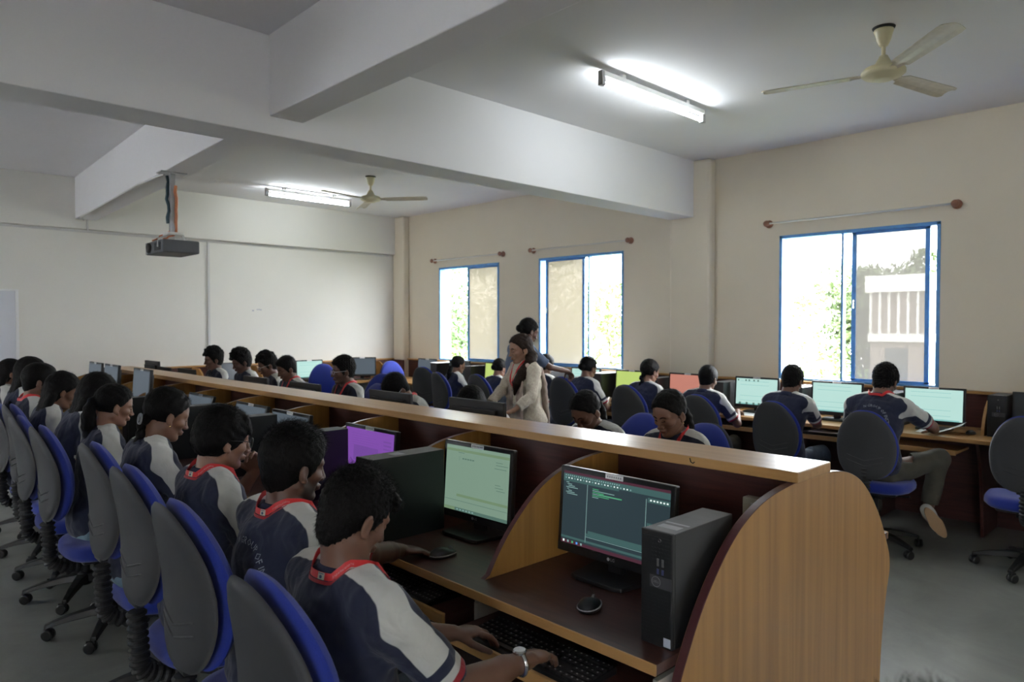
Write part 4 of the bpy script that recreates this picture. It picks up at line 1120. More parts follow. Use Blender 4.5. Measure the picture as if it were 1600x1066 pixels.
        for s in (-1, 1): H.ell(HP(-.005, s*.092, -.022), (.030, .022, .038), Rh, .006, True) if hair != 'bowl' else H.ell(HP(.0, s*.10, -.028), (.026, .022, .03), Rh, .006, True)
        if hair in ('short', 'fade', 'curly', 'spiky'): hell(H, (.035, 0, .088), (.050, .055, .030+.3*tp), .02)
        if hair in ('flop', 'bowl'):
            for q, y in enumerate(np.linspace(-.055, .055, 7)): H.cone(HP(.055, y*.8, .088), HP(.098-.3*abs(y), y, .040+.012*(q % 3)), .019, .007, .012)
        if hair == 'fade':
            rg = random.Random(3+seed)
            for q in range(46):
                x, y = rg.uniform(-.06, .085), rg.uniform(-.056, .056); z = .105-.5*(x-.0)**2*3-1.5*y*y*3
                z = .118-2.6*max(0, x-.02)**2*2.4-9*y*y; H.ell(HP(x, y, z), (.017, .013, .012), Rh@rotm(rg.uniform(-1, 1), rg.uniform(-.5, .5), 0), .007)
            for q in range(9): H.ell(HP(.082+rg.uniform(-.004, .010), rg.uniform(-.045, .045), .075+rg.uniform(-.012, .015)), (.014, .014, .013), Rh, .006)
        if hair == 'bushy' or hair == 'curly':
            rg = random.Random(5+seed)
            for q in range(40):
                a, b_ = rg.uniform(-PI, PI), rg.uniform(.15, 1.4); rr_ = (.094+th)*.98
                x, y, z = -.01+rr_*math.cos(b_)*math.cos(a), rr_*.85*math.cos(b_)*math.sin(a), .048+(.083+tp+th*.6)*math.sin(b_)
                if x > .07 and z < .07: continue
                H.ell(HP(x, y, z), (.018, .018, .016), Rh, .010)
        amp = {'short': .0013, 'fade': .0022, 'curly': .0045, 'bushy': .0050, 'flop': .0022, 'spiky': .0045, 'bowl': .0015}[hair]
        H.wave(amp, {'short': 190, 'fade': 330, 'curly': 300, 'bushy': 260, 'flop': 170, 'spiky': 260, 'bowl': 130}[hair], seed)
    else:
        hcap(.0085, .006); cutface(.052, .050, .80, -.60)
        H.plane(HP(-.02, 0, -.062), Rh@np.array([.25, 0, -1]), .012)
        for s in (-1, 1): H.ell(HP(.006, s*.092, -.026), (.024, .020, .034), Rh, .006, True)
        if hair in ('ponytail', 'lowpony'):
            z0 = .02 if hair == 'ponytail' else -.035
            pts = [HP(-.095, 0, z0+.01), HP(-.125, 0, z0-.01)]; q = pts[-1]
            dn = np.array([-.30, 0, -1]);
            for j in range(7):
                q = q+nv(dn)*.045+np.array([0, .006*math.sin(j*1.3+seed), 0]); dn = nv(dn+np.array([.16 if j < 3 else .02, 0, -.25])); pts.append(q)
            rs = [.020, .020, .030, .036, .036, .034, .030, .024, .012]
            for j in range(len(pts)-1): H.cone(pts[j], pts[j+1], rs[j], rs[j+1], .012)
        elif hair == 'braid':
            q = HP(-.088, 0, -.045); dn = nv(np.array([-.35, 0, -1.]))
            for j in range(11):
                off = np.array([0, (.009 if j % 2 else -.009), 0]); H.ell(q+off, (.022-.0009*j, .024-.001*j, .026), None, .006)
                q = q+dn*.034; dn = nv(dn+np.array([.05, 0, -.3]))
        elif hair in ('long', 'sidelong'):
            hell(H, (-.045, 0, -.015), (.070, .086, .095), .03)
            rg = random.Random(seed)
            for s in range(9):
                y = (s-4)*.019; sx = 1 if hair == 'long' else 0
                if hair == 'long':
                    q = HP(-.075+.02*(abs(s-4)/4), y, -.05); e = nb+np.array([-.100, y*1.45, -.32+.02*rg.random()])+R2@np.array([0, 0, 0])
                    m_ = (q+e)/2+np.array([-.022, 0, .03])
                    H.cone(q, m_, .026, .024, .015); H.cone(m_, e, .024, .010, .012)
            if hair == 'sidelong':   # gathered to the left front over the shoulder
                p0 = [HP(-.085, .0, -.02), HP(-.070, .055, -.075), nb+np.array([.0, .110, .02]), nb+np.array([.085, .125, -.06]), nb+np.array([.140, .115, -.15]), nb+np.array([.155, .10, -.25])]
                rr2 = [.044, .052, .054, .050, .040, .010]
                for j in range(5): H.cone(p0[j], p0[j+1], rr2[j], rr2[j+1], .015)
        elif hair == 'bun':
            H.ell(HP(-.105, 0, -.005), (.038, .042, .040), None, .01)
        elif hair == 'short_f': pass
        H.wave(.0016, 120, seed)
    HPp, HF = grow(H, max(h*.8, .0042)*1.0, proj=False)
    hv = HPp*S; ho = None
    if extra_hair:
        HP2, HN = HPp, None
        rg = np.random.default_rng(seed+5)
        Lh = (HPp-hc)@Rh/hs
        e = .003; d0 = H(HPp); gr = np.stack([H(HPp+np.eye(3)[i]*e)-d0 for i in range(3)], -1); gn = gr/np.maximum(np.linalg.norm(gr, axis=1, keepdims=True), 1e-9)
        pick = rg.choice(len(HPp), size=min(extra_hair, len(HPp)), replace=extra_hair > len(HPp)); sv = []; sf = []
        for c_i, i in enumerate(pick):
            n = gn[i]; lp = Lh[i]; upness = np.clip((lp[2]-.04)/.06, 0, 1)
            side = (1-upness); ln_ = (.012+.020*upness if hair in ('fade', 'curly', 'short', 'spiky') else .022)*rg.uniform(.6, 1.2)
            flow = Rh@np.array([.5*upness-.15, 0, -.9*side-.1]); flow = flow-n*(flow@n)
            sd = rg.normal(0, 1, 3)*.35; sd = sd-n*(sd@n)
            dd = nv(n*(.28+.45*upness)+flow+sd); p = HPp[i]-n*.002; b1 = nv(np.cross(dd, n)+1e-6)
            base = len(sv)+0; cw = rg.uniform(.5, 1.)*.00085; ph = rg.uniform(0, 6); cr = (.004 if hair in ('fade', 'curly', 'bushy') else .0015)
            for j in range(4):
                t_ = j/3; w_ = cw*(1-t_*.85)
                q = p+dd*ln_*t_-n*(.35*ln_*t_*t_)+b1*cr*math.sin(ph+t_*4)*t_
                for a in range(3):
                    an = a*2*PI/3; sv.append(q+(b1*math.cos(an)+n*math.sin(an))*w_)
            for j in range(3):
                for a in range(3):
                    a2 = (a+1) % 3; sf.append((base+j*3+a, base+j*3+a2, base+(j+1)*3+a2, base+(j+1)*3+a))
        N = len(hv); hv = np.concatenate([hv, np.array(sv)*S]); HF = np.concatenate([HF, np.array(sf)+N])
    mobj('hair', np_mesh('hair', hv, HF, hm), r)
    if hair in ('ponytail', 'lowpony', 'braid') and h < .0075:
        z0 = .02 if hair == 'ponytail' else -.035 if hair == 'lowpony' else -.05; c = HP(-.108, 0, z0)
        ax = Rh@np.array([1, 0, .2]); u = nv(np.cross(ax, [0, 0, 1.])); v = nv(np.cross(u, ax))
        MB().tube([tuple((c+(u*math.cos(a)+v*math.sin(a))*.0215)*S) for a in np.linspace(0, 2*PI, 17)[:-1]], .005, 6, closed=True).obj('hair_tie', mat('grey hair tie', (.25, .26, .28), .6), r, smooth=True)
    if female and h < .0075:
        mb = MB()
        for s in (-1, 1):
            c = HP(.004, s*.083, -.046)*S; mb.lathe([(0, -.004), (.003, -.003), (.004, 0), (.003, .003), (0, .004)], c=tuple(c), n=8)
        mb.obj('earring', M_GOLD, r, smooth=True)
    # ------------- eyes and brows
    if eyes:
        for s in (-1, 1):
            zc = -.0045 if eyes == 'down' else -.001
            Q = np.array([HP(.10, s*y, z+zc) for y, z in ((.019, .003), (.025, .000), (.032, -.0015), (.039, .000), (.046, .004))]); Q, _ = snap(B, Q, .0003)
            MB().tube([tuple(q*S) for q in Q], [.0006*S, .0013, .0016, .0014, .0006], 6).obj('eyelashes', hm, r, smooth=True)
            if eyes == 'open':
                Q = np.array([HP(.10, s*y, z) for y, z in ((.028, .0015), (.032, .002), (.036, .0015))]); Q, _ = snap(B, Q, -.0002)
                MB().tube([tuple(q*S) for q in Q], [.002, .0032, .002], 8).obj('iris', M_IRIS, r, smooth=True)
    if h < .0075:
        for s in (-1, 1):
            Q = np.array([HP(.10, s*y, z) for y, z in ((.010, .021), (.020, .026), (.032, .029), (.044, .027), (.053, .020))]); Q, _ = snap(B, Q, .0005)
            MB().tube([tuple(q*S) for q in Q], [.0016*S, .0030, .0032, .0026, .0012], 6).obj('eyebrow', hm, r, smooth=True)
    if glasses:
        gm = M_GLASSF if glasses == 'black' else mat('clear white glasses frame', (.55, .55, .58), .2)
        mb = MB()
        for s in (-1, 1):
            mb.tube([tuple(HP(.104-.10*(y_*s)**2*0-.25*(abs(.034*s+.023*math.cos(a)))**2*6, s*.034+.023*math.cos(a), .002+.019*math.sin(a))*S) for a in np.linspace(0, 2*PI, 25)[:-1] for y_ in (0,)], .0016, 6, closed=True)
            mb.tube([tuple(HP(*p)*S) for p in ((.092, s*.056, .006), (.05, s*.080, .008), (-.002, s*.084, .006), (-.02, s*.083, -.008))], .0016, 6)
        mb.tube([tuple(HP(*p)*S) for p in ((.104, -.011, .006), (.108, 0, .009), (.104, .011, .006))], .0016, 6)
        gl = mb.obj('glasses', gm, r, smooth=True)
    # ------------- upper garment
    T = Field(); inf = .013
    torso(T, inf)
    full = top in ('kurta',)
    for key, s in (('L', 1), ('R', -1)):
        SH, E, W = elbows[key]; end = SH+(E-SH)*slv
        T.cone(SH, end if not full else E, .060*g, .056*g if not full else .050, .035, cut=not full)
        if full: T.cone(E, E*.25+W*.75, .050, .042, .02, cut=True)
    if stand: T.cone(hip+np.array([0, 0, -.02]), hip+np.array([0, 0, -.42 if full else -.08]), .150*g, .17 if full else .15, .05, cut=True, flat=(np.array([0, 1., 0]), 1.22))
    else: T.cone(hip+np.array([-.02, 0, .06]), hip+np.array([.07, 0, -.005]), .125*g, .130*g, .05, flat=(np.array([0, 1., 0]), 1.3))
    for q in ('L', 'R'):
        SH, E, W = elbows[q]
    T.wave(.0035 if h < .0075 else .002, 34, seed)
    T.wave(.0014, 85, seed+2)
    if not stand: T.plane(hip+np.array([.0, 0, -.075]), (0.12, 0, -1), .01)
    T.cone(nb+nd*.010, nb+nd*.12, nk*1.08, nk*1.5, .006, sub=True)
    tP, tF = grow(T, max(h, .0055))
    # measures: raglan panel and sleeve bands
    panel = np.full(len(tP), -1.); sl = np.zeros(len(tP)); pip = np.full(len(tP), -1.)
    for key, s in (('L', 1), ('R', -1)):
        SH, E, W = elbows[key]; N0 = nb+np.array([0, s*.045, .02]); ud = nv(E-SH); arm_t = ((tP-SH)@ud)
        dist = np.linalg.norm(tP-SH-np.outer(np.clip(arm_t, 0, .3), ud), axis=1)
        ysel = (tP[:, 1]*s > .0)
        out = nv(np.array([-.25, s*.9, .35])); out = nv(out-ud*(out@ud)); fw_ = nv(np.cross(out, ud))
        if fw_[0] < 0: fw_ = -fw_
        V = tP-SH; ang = np.arctan2(V@fw_, V@out); pa = .046-np.abs(ang+.0)*.062
        sd = nv(SH-N0); t1 = (tP-N0)@sd; u2 = nv(np.array([0, 0, 1.])-sd*sd[2]); f2 = R2@np.array([1., 0, 0])
        qn = (tP-N0)@f2; hh_ = (tP-N0)@u2
        ps = np.minimum(.042-np.abs(qn+.004), hh_*.8+.050)
        bl = np.clip((arm_t+.03)/.09, 0, 1)*np.clip((.10-dist)/.02, 0, 1); bl = bl*bl*(3-2*bl)
        p_ = np.where(ysel, pa*bl+ps*(1-bl), -1)
        p_ = np.where((dist > .09) & (hh_ < -.09), -1, p_)
        panel = np.maximum(panel, p_); onarm = (arm_t > .015) & (dist < .085) & ysel
        st = arm_t/(np.linalg.norm(E-SH)*slv); sl = np.where(onarm & (dist < .085), np.maximum(sl, st), sl)
    tm = shirtm or M_SHIRT
    if top == 'kurta': tm = mat('cream embroidered cotton', (.62, .58, .47), .9, col2=(.48, .40, .33), nscale=110, bump=.3, bscale=300)
    mobj('kurta' if full else 'polo_shirt' if top == 'polo' else 'shirt', np_mesh('shirt', tP*S, tF, tm, {'panel': panel, 'sleeve': sl, 'piping': pip}), r)
    def outp(Q, mn):
        Q = np.array(Q, float); Q0 = Q.copy(); Qs, _ = snap(T, Q, mn, 4); d = T(Q, .25); m_ = d < mn; Q[m_] = Qs[m_]
        return Q
    # collar
    def nring(t, rr_, zz, fwd=0.): # t from back (pi) round; returns point around the neck axis
        u = np.array([0, 1., 0]); f_ = nv(np.cross(u, nd)); return nb+nd*zz+(f_*math.cos(t)*rr_*1.06+u*math.sin(t)*rr_)+np.array([fwd, 0, 0])
    if top in ('polo',):
        mb = MB(); vs = []; fs = []; n = 36
        for i in range(n+1):
            t = math.radians(28)+(2*PI-math.radians(56))*i/n; ff = max(0, math.cos(t)); dz = -.030*ff
            for (rr_, zz) in ((nk+.004, .010+dz), (nk+.005, .034+dz), (nk+.009, .040+dz), (nk+.015, .034+dz), (nk+.027, .004+dz), (nk+.024, .001+dz)):
                vs.append(nring(t, rr_, zz))
        vv = np.array(vs); mk_ = np.tile([False, False, False, False, True, True], n+1); vv[mk_] = outp(vv[mk_], .003); vs = [tuple(q*S) for q in vv]
        for i in range(n):
            for j in range(6): a = i*6+j; b_ = i*6+(j+1) % 6; fs.append((a, a+6, b_+6, b_))
        fs.append(tuple(range(6))[::-1]); fs.append(tuple(n*6+j for j in range(6)))
        MB().add(vs, fs).obj('collar', M_NAVYC, r, smooth=True)
    if lanyard:
        # ribbon round the neck and down the chest
        wd = .0095
        pts = []; nrm = []
        rb_ = nk+.031; z_ = .016
        def ringpt(t, y, ex=0.):   # centre line of the ribbon, lifted clear of the shoulders
            ff = max(0, math.cos(t)); c = nring(t, rb_+.004*ff+ex, z_-.022*ff)
            lo_ = nring(t, rb_+.004*ff+ex, z_-.022*ff-.0095)
            for _ in range(14):
                if T(np.array([lo_]), .25)[0] > .0025: break
                c = c+nd*.003; lo_ = lo_+nd*.003
            return c+nd*y
        for i in range(37):
            t = math.radians(62)+(2*PI-math.radians(124))*i/36; ff = max(0, math.cos(t))
            c = ringpt(t, 0); pts.append(c); nrm.append(nv(c-nb-nd*((c-nb)@nd)))
        def chestpath(s, rev):
            st = pts[0] if s > 0 else pts[-1]; Q = []
            e = chest+R2@np.array([.16, 0, -.10])
            for i in range(1, 12): Q.append(st*(1-i/11)+e*(i/11)+np.array([.03, 0, 0]))
            Q, N_ = snap(T, np.array(Q), .006); return Q, N_
        Q1, N1 = chestpath(1, 0); Q2, N2 = chestpath(-1, 0)
        full_p = np.concatenate([Q1[::-1], np.array(pts), Q2]); full_n = np.concatenate([N1[::-1], np.array(nrm), N2])
        vs = []; fs = []; M_ = len(full_p)
        for i in range(M_):
            d = full_p[min(i+1, M_-1)]-full_p[max(i-1, 0)]; n_ = full_n[i]; wdir = nv(np.cross(d, n_)); th_ = n_*.0009
            for a, b_ in ((1, 1), (-1, 1), (-1, -1), (1, -1)): vs.append(tuple((full_p[i]+wdir*wd*a+th_*b_)*S))
        for i in range(M_-1):
            for j in range(4): a = i*4+j; b_ = i*4+(j+1) % 4; fs.append((a, b_, b_+4, a+4))
        lo = MB().add(vs, fs).obj('lanyard', M_RED, r)
        # second ply hanging lower at the back of the neck
        if h < .006:
            vs = []; fs = []
            for i in range(25):
                t = math.radians(85)+(2*PI-math.radians(170))*i/24; c = ringpt(t, -.0155, .003); n_ = nv(c-nb-nd*((c-nb)@nd))
                c0, _ = c, 0
                for a, b_ in ((1, 1), (-1, 1), (-1, -1), (1, -1)): vs.append(tuple((c0+nd*.0045*a+n_*.0008*b_)*S))
            for i in range(24):
                for j in range(4): a = i*4+j; b_ = i*4+(j+1) % 4; fs.append((a, b_, b_+4, a+4))
            MB().add(vs, fs).obj('lanyard_underside', M_RED2, lo)
            def on_band(txt, t0, size, mt, nm, square=False):
                if square:
                    V0, F0 = [(-.011, -.0095, 0), (.011, -.0095, 0), (.011, .0095, 0), (-.011, .0095, 0)], [(0, 1, 2, 3)]
                    V0 = [(x/4-.011*3/4+.0, y, 0) for x, y, _ in V0]
                    V0 = []; F0 = []
                    for i in range(5): V0 += [(-.011+.022*i/4, -.0092, 0), (-.011+.022*i/4, .0092, 0)]
                    for i in range(4): F0.append((i*2, i*2+2, i*2+3, i*2+1))
                else: V0, F0 = text_geo(txt, size)
                out = []
                for x, y, z in V0:
                    t = t0+x/(rb_*1.03); c = ringpt(t, y, .0018+(.0004 if not square else 0))
                    out.append(tuple(c*S))
                MB().add(out, F0).obj(nm, mt, lo)
            on_band('', PI+.30, 0, mat('cream badge', (.45, .42, .33), .6), 'crest_patch', True)
            on_band('Institutions', PI+.95, .011, mat('pale pink print', (.60, .25, .25), .6), 'ribbon_lettering')
            on_band('Institutions', PI-.45, .010, mat('pale pink print', (.60, .25, .25), .6), 'ribbon_lettering')
            # small round crest on the patch
            V0 = []
            for a in np.linspace(0, 2*PI, 17)[:-1]:
                x, y = .0045*math.cos(a), -.002+.0045*math.sin(a); t = PI+.30+x/(rb_*1.03); V0.append(tuple(ringpt(t, y, .0030)*S))
            MB().add(V0, [tuple(range(16))]).obj('crest', mat('navy print', (.03, .07, .16), .6), lo)
            V0 = []
            for x, y in ((-.008, .0052), (.008, .0052), (.008, .0072), (-.008, .0072)): t = PI+.30+x/(rb_*1.03); V0.append(tuple(ringpt(t, y, .0030)*S))
            MB().add(V0, [(0, 1, 2, 3)]).obj('crest_line', mat('navy print', (.03, .07, .16), .6), lo)
    if text:
        V0, F0 = text_geo('N GROUP OF INSTITUTIONS', .029, res=1)
        Rr = .125; out = []; yc = -.005
        cen = chest+R2@np.array([-.10, 0, .0])
        pts2 = []
        for x, y, z in V0:
            a = (x+.13)/Rr; lx = (Rr+y)*math.sin(a); lz = (Rr+y)*math.cos(a)
            pts2.append(cen+R2@np.array([-.12, 0, lz-.065])+np.array([0, -lx, 0]))
        Q = np.array(pts2)
        for _ in range(60):   # slide forward until the cloth is touched
            dd_ = T(Q, .25); Q = Q+np.outer(np.clip(dd_-.002, -.02, .02)*.8, R2@np.array([1., 0, 0]))
        mb = MB().add([tuple(q*S) for q in Q], F0); mb.obj('back_lettering', mat('pale grey print', (.28, .30, .33), .7), r)
    # ------------- trousers and shoes
    trm = trousers or M_DARKT
    Tr = Field()
    Tr.ell(hip+np.array([-.005, 0, .0]), (.135*g, .18*g, .12), None, .05)
    for key in ('L', 'R'):
        Hh, K, An = kn[key]; Tr.cone(Hh, K, .096*g, .068, .04); Tr.cone(K, K*.15+An*.85, .068, .056 if not female else .05, .02, cut=True)
    Tr.wave(.004, 28, seed+1)
    Tr.plane(hip+np.array([0, 0, .075]), (0.1, 0, 1), .01, (hip, .20))
    q_, f_ = grow(Tr, max(h, .007), proj=False); mobj('trousers', np_mesh('trousers', q_*S, f_, trm), r)
    shm = shoes or M_SHOE
    for key in ('L', 'R'):
        Hh, K, An = kn[key]; fd = kn[key+'f']; dn = nv(K-An); side = nv(np.cross(dn, fd)) if abs(dn@fd) < .95 else np.array([0, 1., 0]); upv = nv(np.cross(fd, side)); upv = upv if upv@dn > 0 else -upv
        if kn[key+'n'] is not None: upv = nv(kn[key+'n']-fd*(kn[key+'n']@fd)); side = np.cross(upv, fd)
        Sh = Field(); o_ = An-upv*.045
        Sh.cone(o_-fd*.035, o_+fd*.10, .042, .040, .02, flat=(upv, .8)); Sh.cone(o_+fd*.08, o_+fd*.155, .040, .034, .02, flat=(upv, .75)); Sh.cone(o_, An+upv*.02, .042, .042, .02)
        Sh.plane(o_-upv*.030, -upv, .004)
        q_, f_ = grow(Sh, max(h, .007), proj=False); sh = mobj('shoe', np_mesh('shoe', q_*S, f_, shm), r)
        ol = []
        for a in np.linspace(0, 2*PI, 29)[:-1]:
            x = .06+.125*math.cos(a); wy = (.045 if math.cos(a) > -.2 else .038)*(1-.15*max(0, math.cos(a)))*math.sin(a); ol.append((x, wy))
        vs = [tuple((o_+fd*x+side*y-upv*z)*S) for z in (.028, .046) for x, y in ol]; n = len(ol)
        fs = [tuple(range(n)), tuple(n+i for i in reversed(range(n)))]+[(i, n+i, n+(i+1) % n, (i+1) % n) for i in range(n)]
        MB().add(vs, fs).obj('sole', M_SOLE, sh)
    if watch:
        SH, E, W = elbows['R']; ax = nv(W-E); c = W-ax*.03; u = nv(np.cross(ax, [0, 0, 1.])); v = nv(np.cross(u, ax))
        wo = MB().tube([tuple((c+(u*math.cos(a)+v*math.sin(a))*.031)*S) for a in np.linspace(0, 2*PI, 33)[:-1]], .006, 8, closed=True).obj('wristwatch', M_METAL, r, smooth=True)
        nn = nv(v if v[2] > 0 else -v); Mw = Matrix.Translation((c+nn*.033)*S) @ nn_mat(nn)
        MB().lathe([(0, -.003), (.017, -.003), (.018, .003), (.015, .006), (0, .006)], n=24, M=Mw).obj('watch_case', M_METAL, wo, smooth=False)
    return r, dict(nb=nb, nd=nd, chest=chest, R2=R2, S=S, org=org, Rf=Rf, T=T, hc=hc, shc=shc, elbows=elbows, Rh=Rh, HP=HP, B=B, hip=hip)
def nn_mat(n):
    return Vector((0, 0, 1)).rotation_difference(Vector(n)).to_matrix().to_4x4()

# ================================================================== everybody
CH = None
def chair_at(label, x, y, rz=0., dz=0.):
    global CH
    x -= .025*math.cos(rz); y -= .025*math.sin(rz)
    if CH is None: CH = c = make_chair(label, (x, y, 0), rz)
    else: c = dup(CH, label, (x, y, 0), rz)
    for ch in c.children:     # sliding backrest height
        if ch.name.startswith(('backrest', 'back_bracket')): ch.location.z = dz
    return c
def sit(label, head, ztop, chair=None, facing=0., dx=.10, chrz=None, chp=None, dz=0., **k):
    r, info = person(label, head, facing, ztop, **k)
    o = info['org']; c, s = math.cos(facing), math.sin(facing)
    if chair:
        x, y = chp or (o[0]+dx*c, o[1]+dx*s)
        chair_at(chair, x, y, facing if chrz is None else chrz, dz)
    return r, info
# ---- near side of the bank, facing +X
def typing(x, y, ry=0., z=.715, dx=0.):
    return {'L': dict(w=(x+dx, y+.10, z), d=(.95, -.22, -.18), k='type'), 'R': dict(w=(x, y-.11, z), d=(.95, .22, -.18), k='type')}
sit('boy nearest the camera with wavy hair, red lanyard and wristwatch, head bowed over his keyboard', (.905, 1.49), 1.235, 'blue and grey office chair nearest the camera, behind the boy with the wristwatch',
    lean=-5, hunch=6, hp=27, nf=.10, nl=.012, h=.0042, hair='fade', extra_hair=5200, skin=(.17, .085, .055), chp=(.97, 1.435), dz=.0, watch=True, girth=1.13, seed=1, slv=.90,
    hands={'L': dict(w=(1.205, 1.485, .717), d=(.93, -.30, -.10), k='type'), 'R': dict(w=(1.235, 1.225, .722), d=(.92, .25, -.16), k='type', p=(-.35, -.15, -1))}, trousers=M_JEAN, eyes='down')
sit('bearded boy with thick black hair and red lanyard, one hand on his mouse', (1.00, 1.985), 1.285, 'blue and grey office chair behind the bearded boy',
    lean=-4, hunch=8, hp=10, nf=.2, h=.0045, hair='short', cap=1.5, extra_hair=4200, skin=(.115, .055, .036), beard=.72, girth=1.16, seed=2, text=True, chp=(.99, 2.0), dz=.05,
    hands={'R': dict(w=(1.395, 1.985, .785), d=(.95, -.05, -.20), k='mouse'), 'L': dict(w=(1.28, 2.15, .74), d=(.95, -.2, -.1), k='type')}, trousers=M_JEAN, eyes='down')
sit('boy in round black glasses with a bowl haircut, hand raised to his chin', (1.03, 2.60), 1.28, 'blue and grey office chair behind the boy in glasses',
    lean=-1, hunch=9, hp=12, hy=-4, h=.0045, hair='bowl', cap=.5, extra_hair=3500, skin=(.25, .13, .085), glasses='black', seed=3, chp=(1.03, 2.56), dz=.06, beard=.18,
    hands={'L': dict(w=(1.235, 2.80, .955), d=(-.25, -.15, 1), n=(.75, .55, .2), k='chin', p=(.3, .5, -1)), 'R': dict(w=(1.27, 2.48, .74), d=(.95, .2, -.1), k='type')}, trousers=M_JEAN, eyes='down')
sit('girl with a thick low braid and ear stud, looking down, fourth in the near row', (1.045, 3.25), 1.295, 'blue and grey office chair behind the girl with the thick low braid',
    lean=1, hunch=10, hp=22, h=.006, hair='braid', female=True, hsize=.95, extra_hair=2200, skin=(.19, .095, .06), seed=4, chp=(1.07, 3.15), dz=.06, hands=typing(1.28, 3.22), trousers=M_LJEAN, lanyard=False, eyes='down')
sit('girl in profile with loose ponytail and bare forearm, fifth in the near row', (1.06, 4.10), 1.26, 'blue and grey office chair behind the girl in profile with loose ponytail',
    lean=1, hunch=8, hp=14, h=.006, hair='ponytail', female=True, hsize=.95, extra_hair=2200, skin=(.25, .125, .08), seed=5, chp=(1.05, 4.02), dz=.04, hands=typing(1.26, 4.10), trousers=M_LJEAN, lanyard=False, eyes='down')
sit('girl with long loose hair hiding her face, directly behind the girl with the loose ponytail', (1.13, 4.72), 1.275, 'blue and grey office chair, fourth from the far left end of the near row',
    lean=3, hunch=12, hp=30, h=.007, hair='long', female=True, extra_hair=2600, skin=(.19, .095, .06), seed=6, chp=(1.06, 4.64), dz=.03, trousers=M_LJEAN, lanyard=False)
sit('girl with long wavy hair, left of the other loose-haired girl in the near row', (1.06, 5.26), 1.26, 'blue and grey office chair, third from the far left end of the near row',
    lean=3, hunch=10, hp=26, h=.008, hair='long', female=True, extra_hair=2600, skin=(.19, .095, .06), seed=7, chp=(1.10, 5.12), dz=.05, trousers=M_JEAN, lanyard=False)
sit('boy with close-cropped hair and bright red collar band at far left of the near row', (1.03, 5.78), 1.315, 'blue and grey office chair behind the boy with close-cropped hair',
    lean=0, hunch=8, hp=8, hy=-6, h=.008, hair='short', skin=(.16, .08, .05), seed=8, chp=(1.10, 5.68), dz=.02, trousers=M_JEAN)
sit('girl with long hair at far left, beyond the boy with close-cropped hair', (1.10, 6.48), 1.32, 'blue and grey office chair at the far left edge of the photo',
    lean=2, hunch=8, hp=14, h=.009, hair='long', female=True, skin=(.19, .095, .06), seed=9, chp=(1.16, 6.36), dz=.0, trousers=M_JEAN, lanyard=False)
sit('person with short hair mostly hidden between the far left girls', (1.22, 6.75), 1.27, None, lean=2, hunch=8, hp=14, h=.010, hair='short', skin=(.15, .07, .045), seed=10, trousers=M_JEAN, lanyard=False)
sit('girl cut by the left edge of the photo, long dark hair', (1.10, 7.30), 1.275, None,
    lean=2, hunch=8, hp=14, h=.010, hair='long', female=True, skin=(.19, .095, .06), seed=12, trousers=M_JEAN, lanyard=False)
# ---- far side of the bank, facing -X
sit('girl with smooth tied-back hair and ear stud behind the top board, nearest the end panel', (3.02, 2.00), 1.235, 'blue office chair behind the girl with smooth tied-back hair',
    facing=PI+.05, lean=2, hunch=8, hp=24, hy=-8, h=.006, hair='lowpony', female=True, extra_hair=2200, skin=(.21, .105, .065), seed=14, dx=.05, dz=-.01, trousers=M_JEAN, eyes='open', hsize=1.0)
sit('girl with loosely tied frizzy hair looking down behind the top board', (3.04, 2.56), 1.185, 'blue office chair behind the girl with frizzy tied hair',
    facing=PI, lean=6, hunch=14, hp=36, hy=0, h=.006, hair='lowpony', female=True, extra_hair=2600, skin=(.17, .085, .055), seed=15, dx=-.04, dz=-.02, trousers=M_JEAN, lanyard=False, eyes='down')
sit('person bent so low that only black hair shows above a monitor back', (3.00, 3.48), 1.165, None, facing=PI, lean=10, hunch=16, hp=50, h=.007, hair='short', cap=1.4, extra_hair=1500, skin=(.15, .07, .045), seed=16, lanyard=False)
sit('boy bent low over his desk with thick black hair, left of the standing woman', (3.08, 4.46), 1.20, None, facing=PI-.1, lean=8, hunch=16, hp=46, h=.007, hair='short', cap=1.4, extra_hair=1500, skin=(.15, .07, .045), seed=17, lanyard=True, glasses='white')
sit('boy in clear-framed glasses with high quiff and red lanyard', (3.176, 5.402), 1.315, 'grey-blue office chair behind the boy in clear-framed glasses',
    facing=PI-.05, lean=1, hunch=6, hp=6, hy=-10, h=.006, hair='spiky', cap=1.15, extra_hair=1500, skin=(.125, .06, .04), seed=18, glasses='white', dx=.06, beard=.3, eyes='down')
sit('short-haired boy with lowered head, left of the boy in clear-framed glasses', (3.198, 6.499), 1.275, None, facing=PI, lean=2, hunch=8, hp=22, h=.007, hair='short', cap=1.2, extra_hair=900, skin=(.135, .065, .042), seed=19, eyes='down')
sit('wavy-haired boy looking down, third from the far end of the far row', (3.248, 7.03), 1.31, None, facing=PI-.15, lean=2, hunch=8, hp=20, h=.007, hair='curly', extra_hair=900, skin=(.15, .07, .045), seed=20, lanyard=False, glasses='white')
sit('curly-haired boy second from the far end of the far row', (3.195, 7.553), 1.335, None, facing=PI, lean=0, hunch=8, hp=22, h=.007, hair='bushy', extra_hair=900, skin=(.11, .052, .035), seed=21, lanyard=False)
sit('curly-haired boy in profile at the far end of the far row', (3.15, 8.217), 1.34, None, facing=PI+.02, lean=-2, hunch=8, hp=8, h=.007, hair='bushy', extra_hair=900, skin=(.14, .068, .045), seed=22, lanyard=False, shirtm=M_SHIRT)
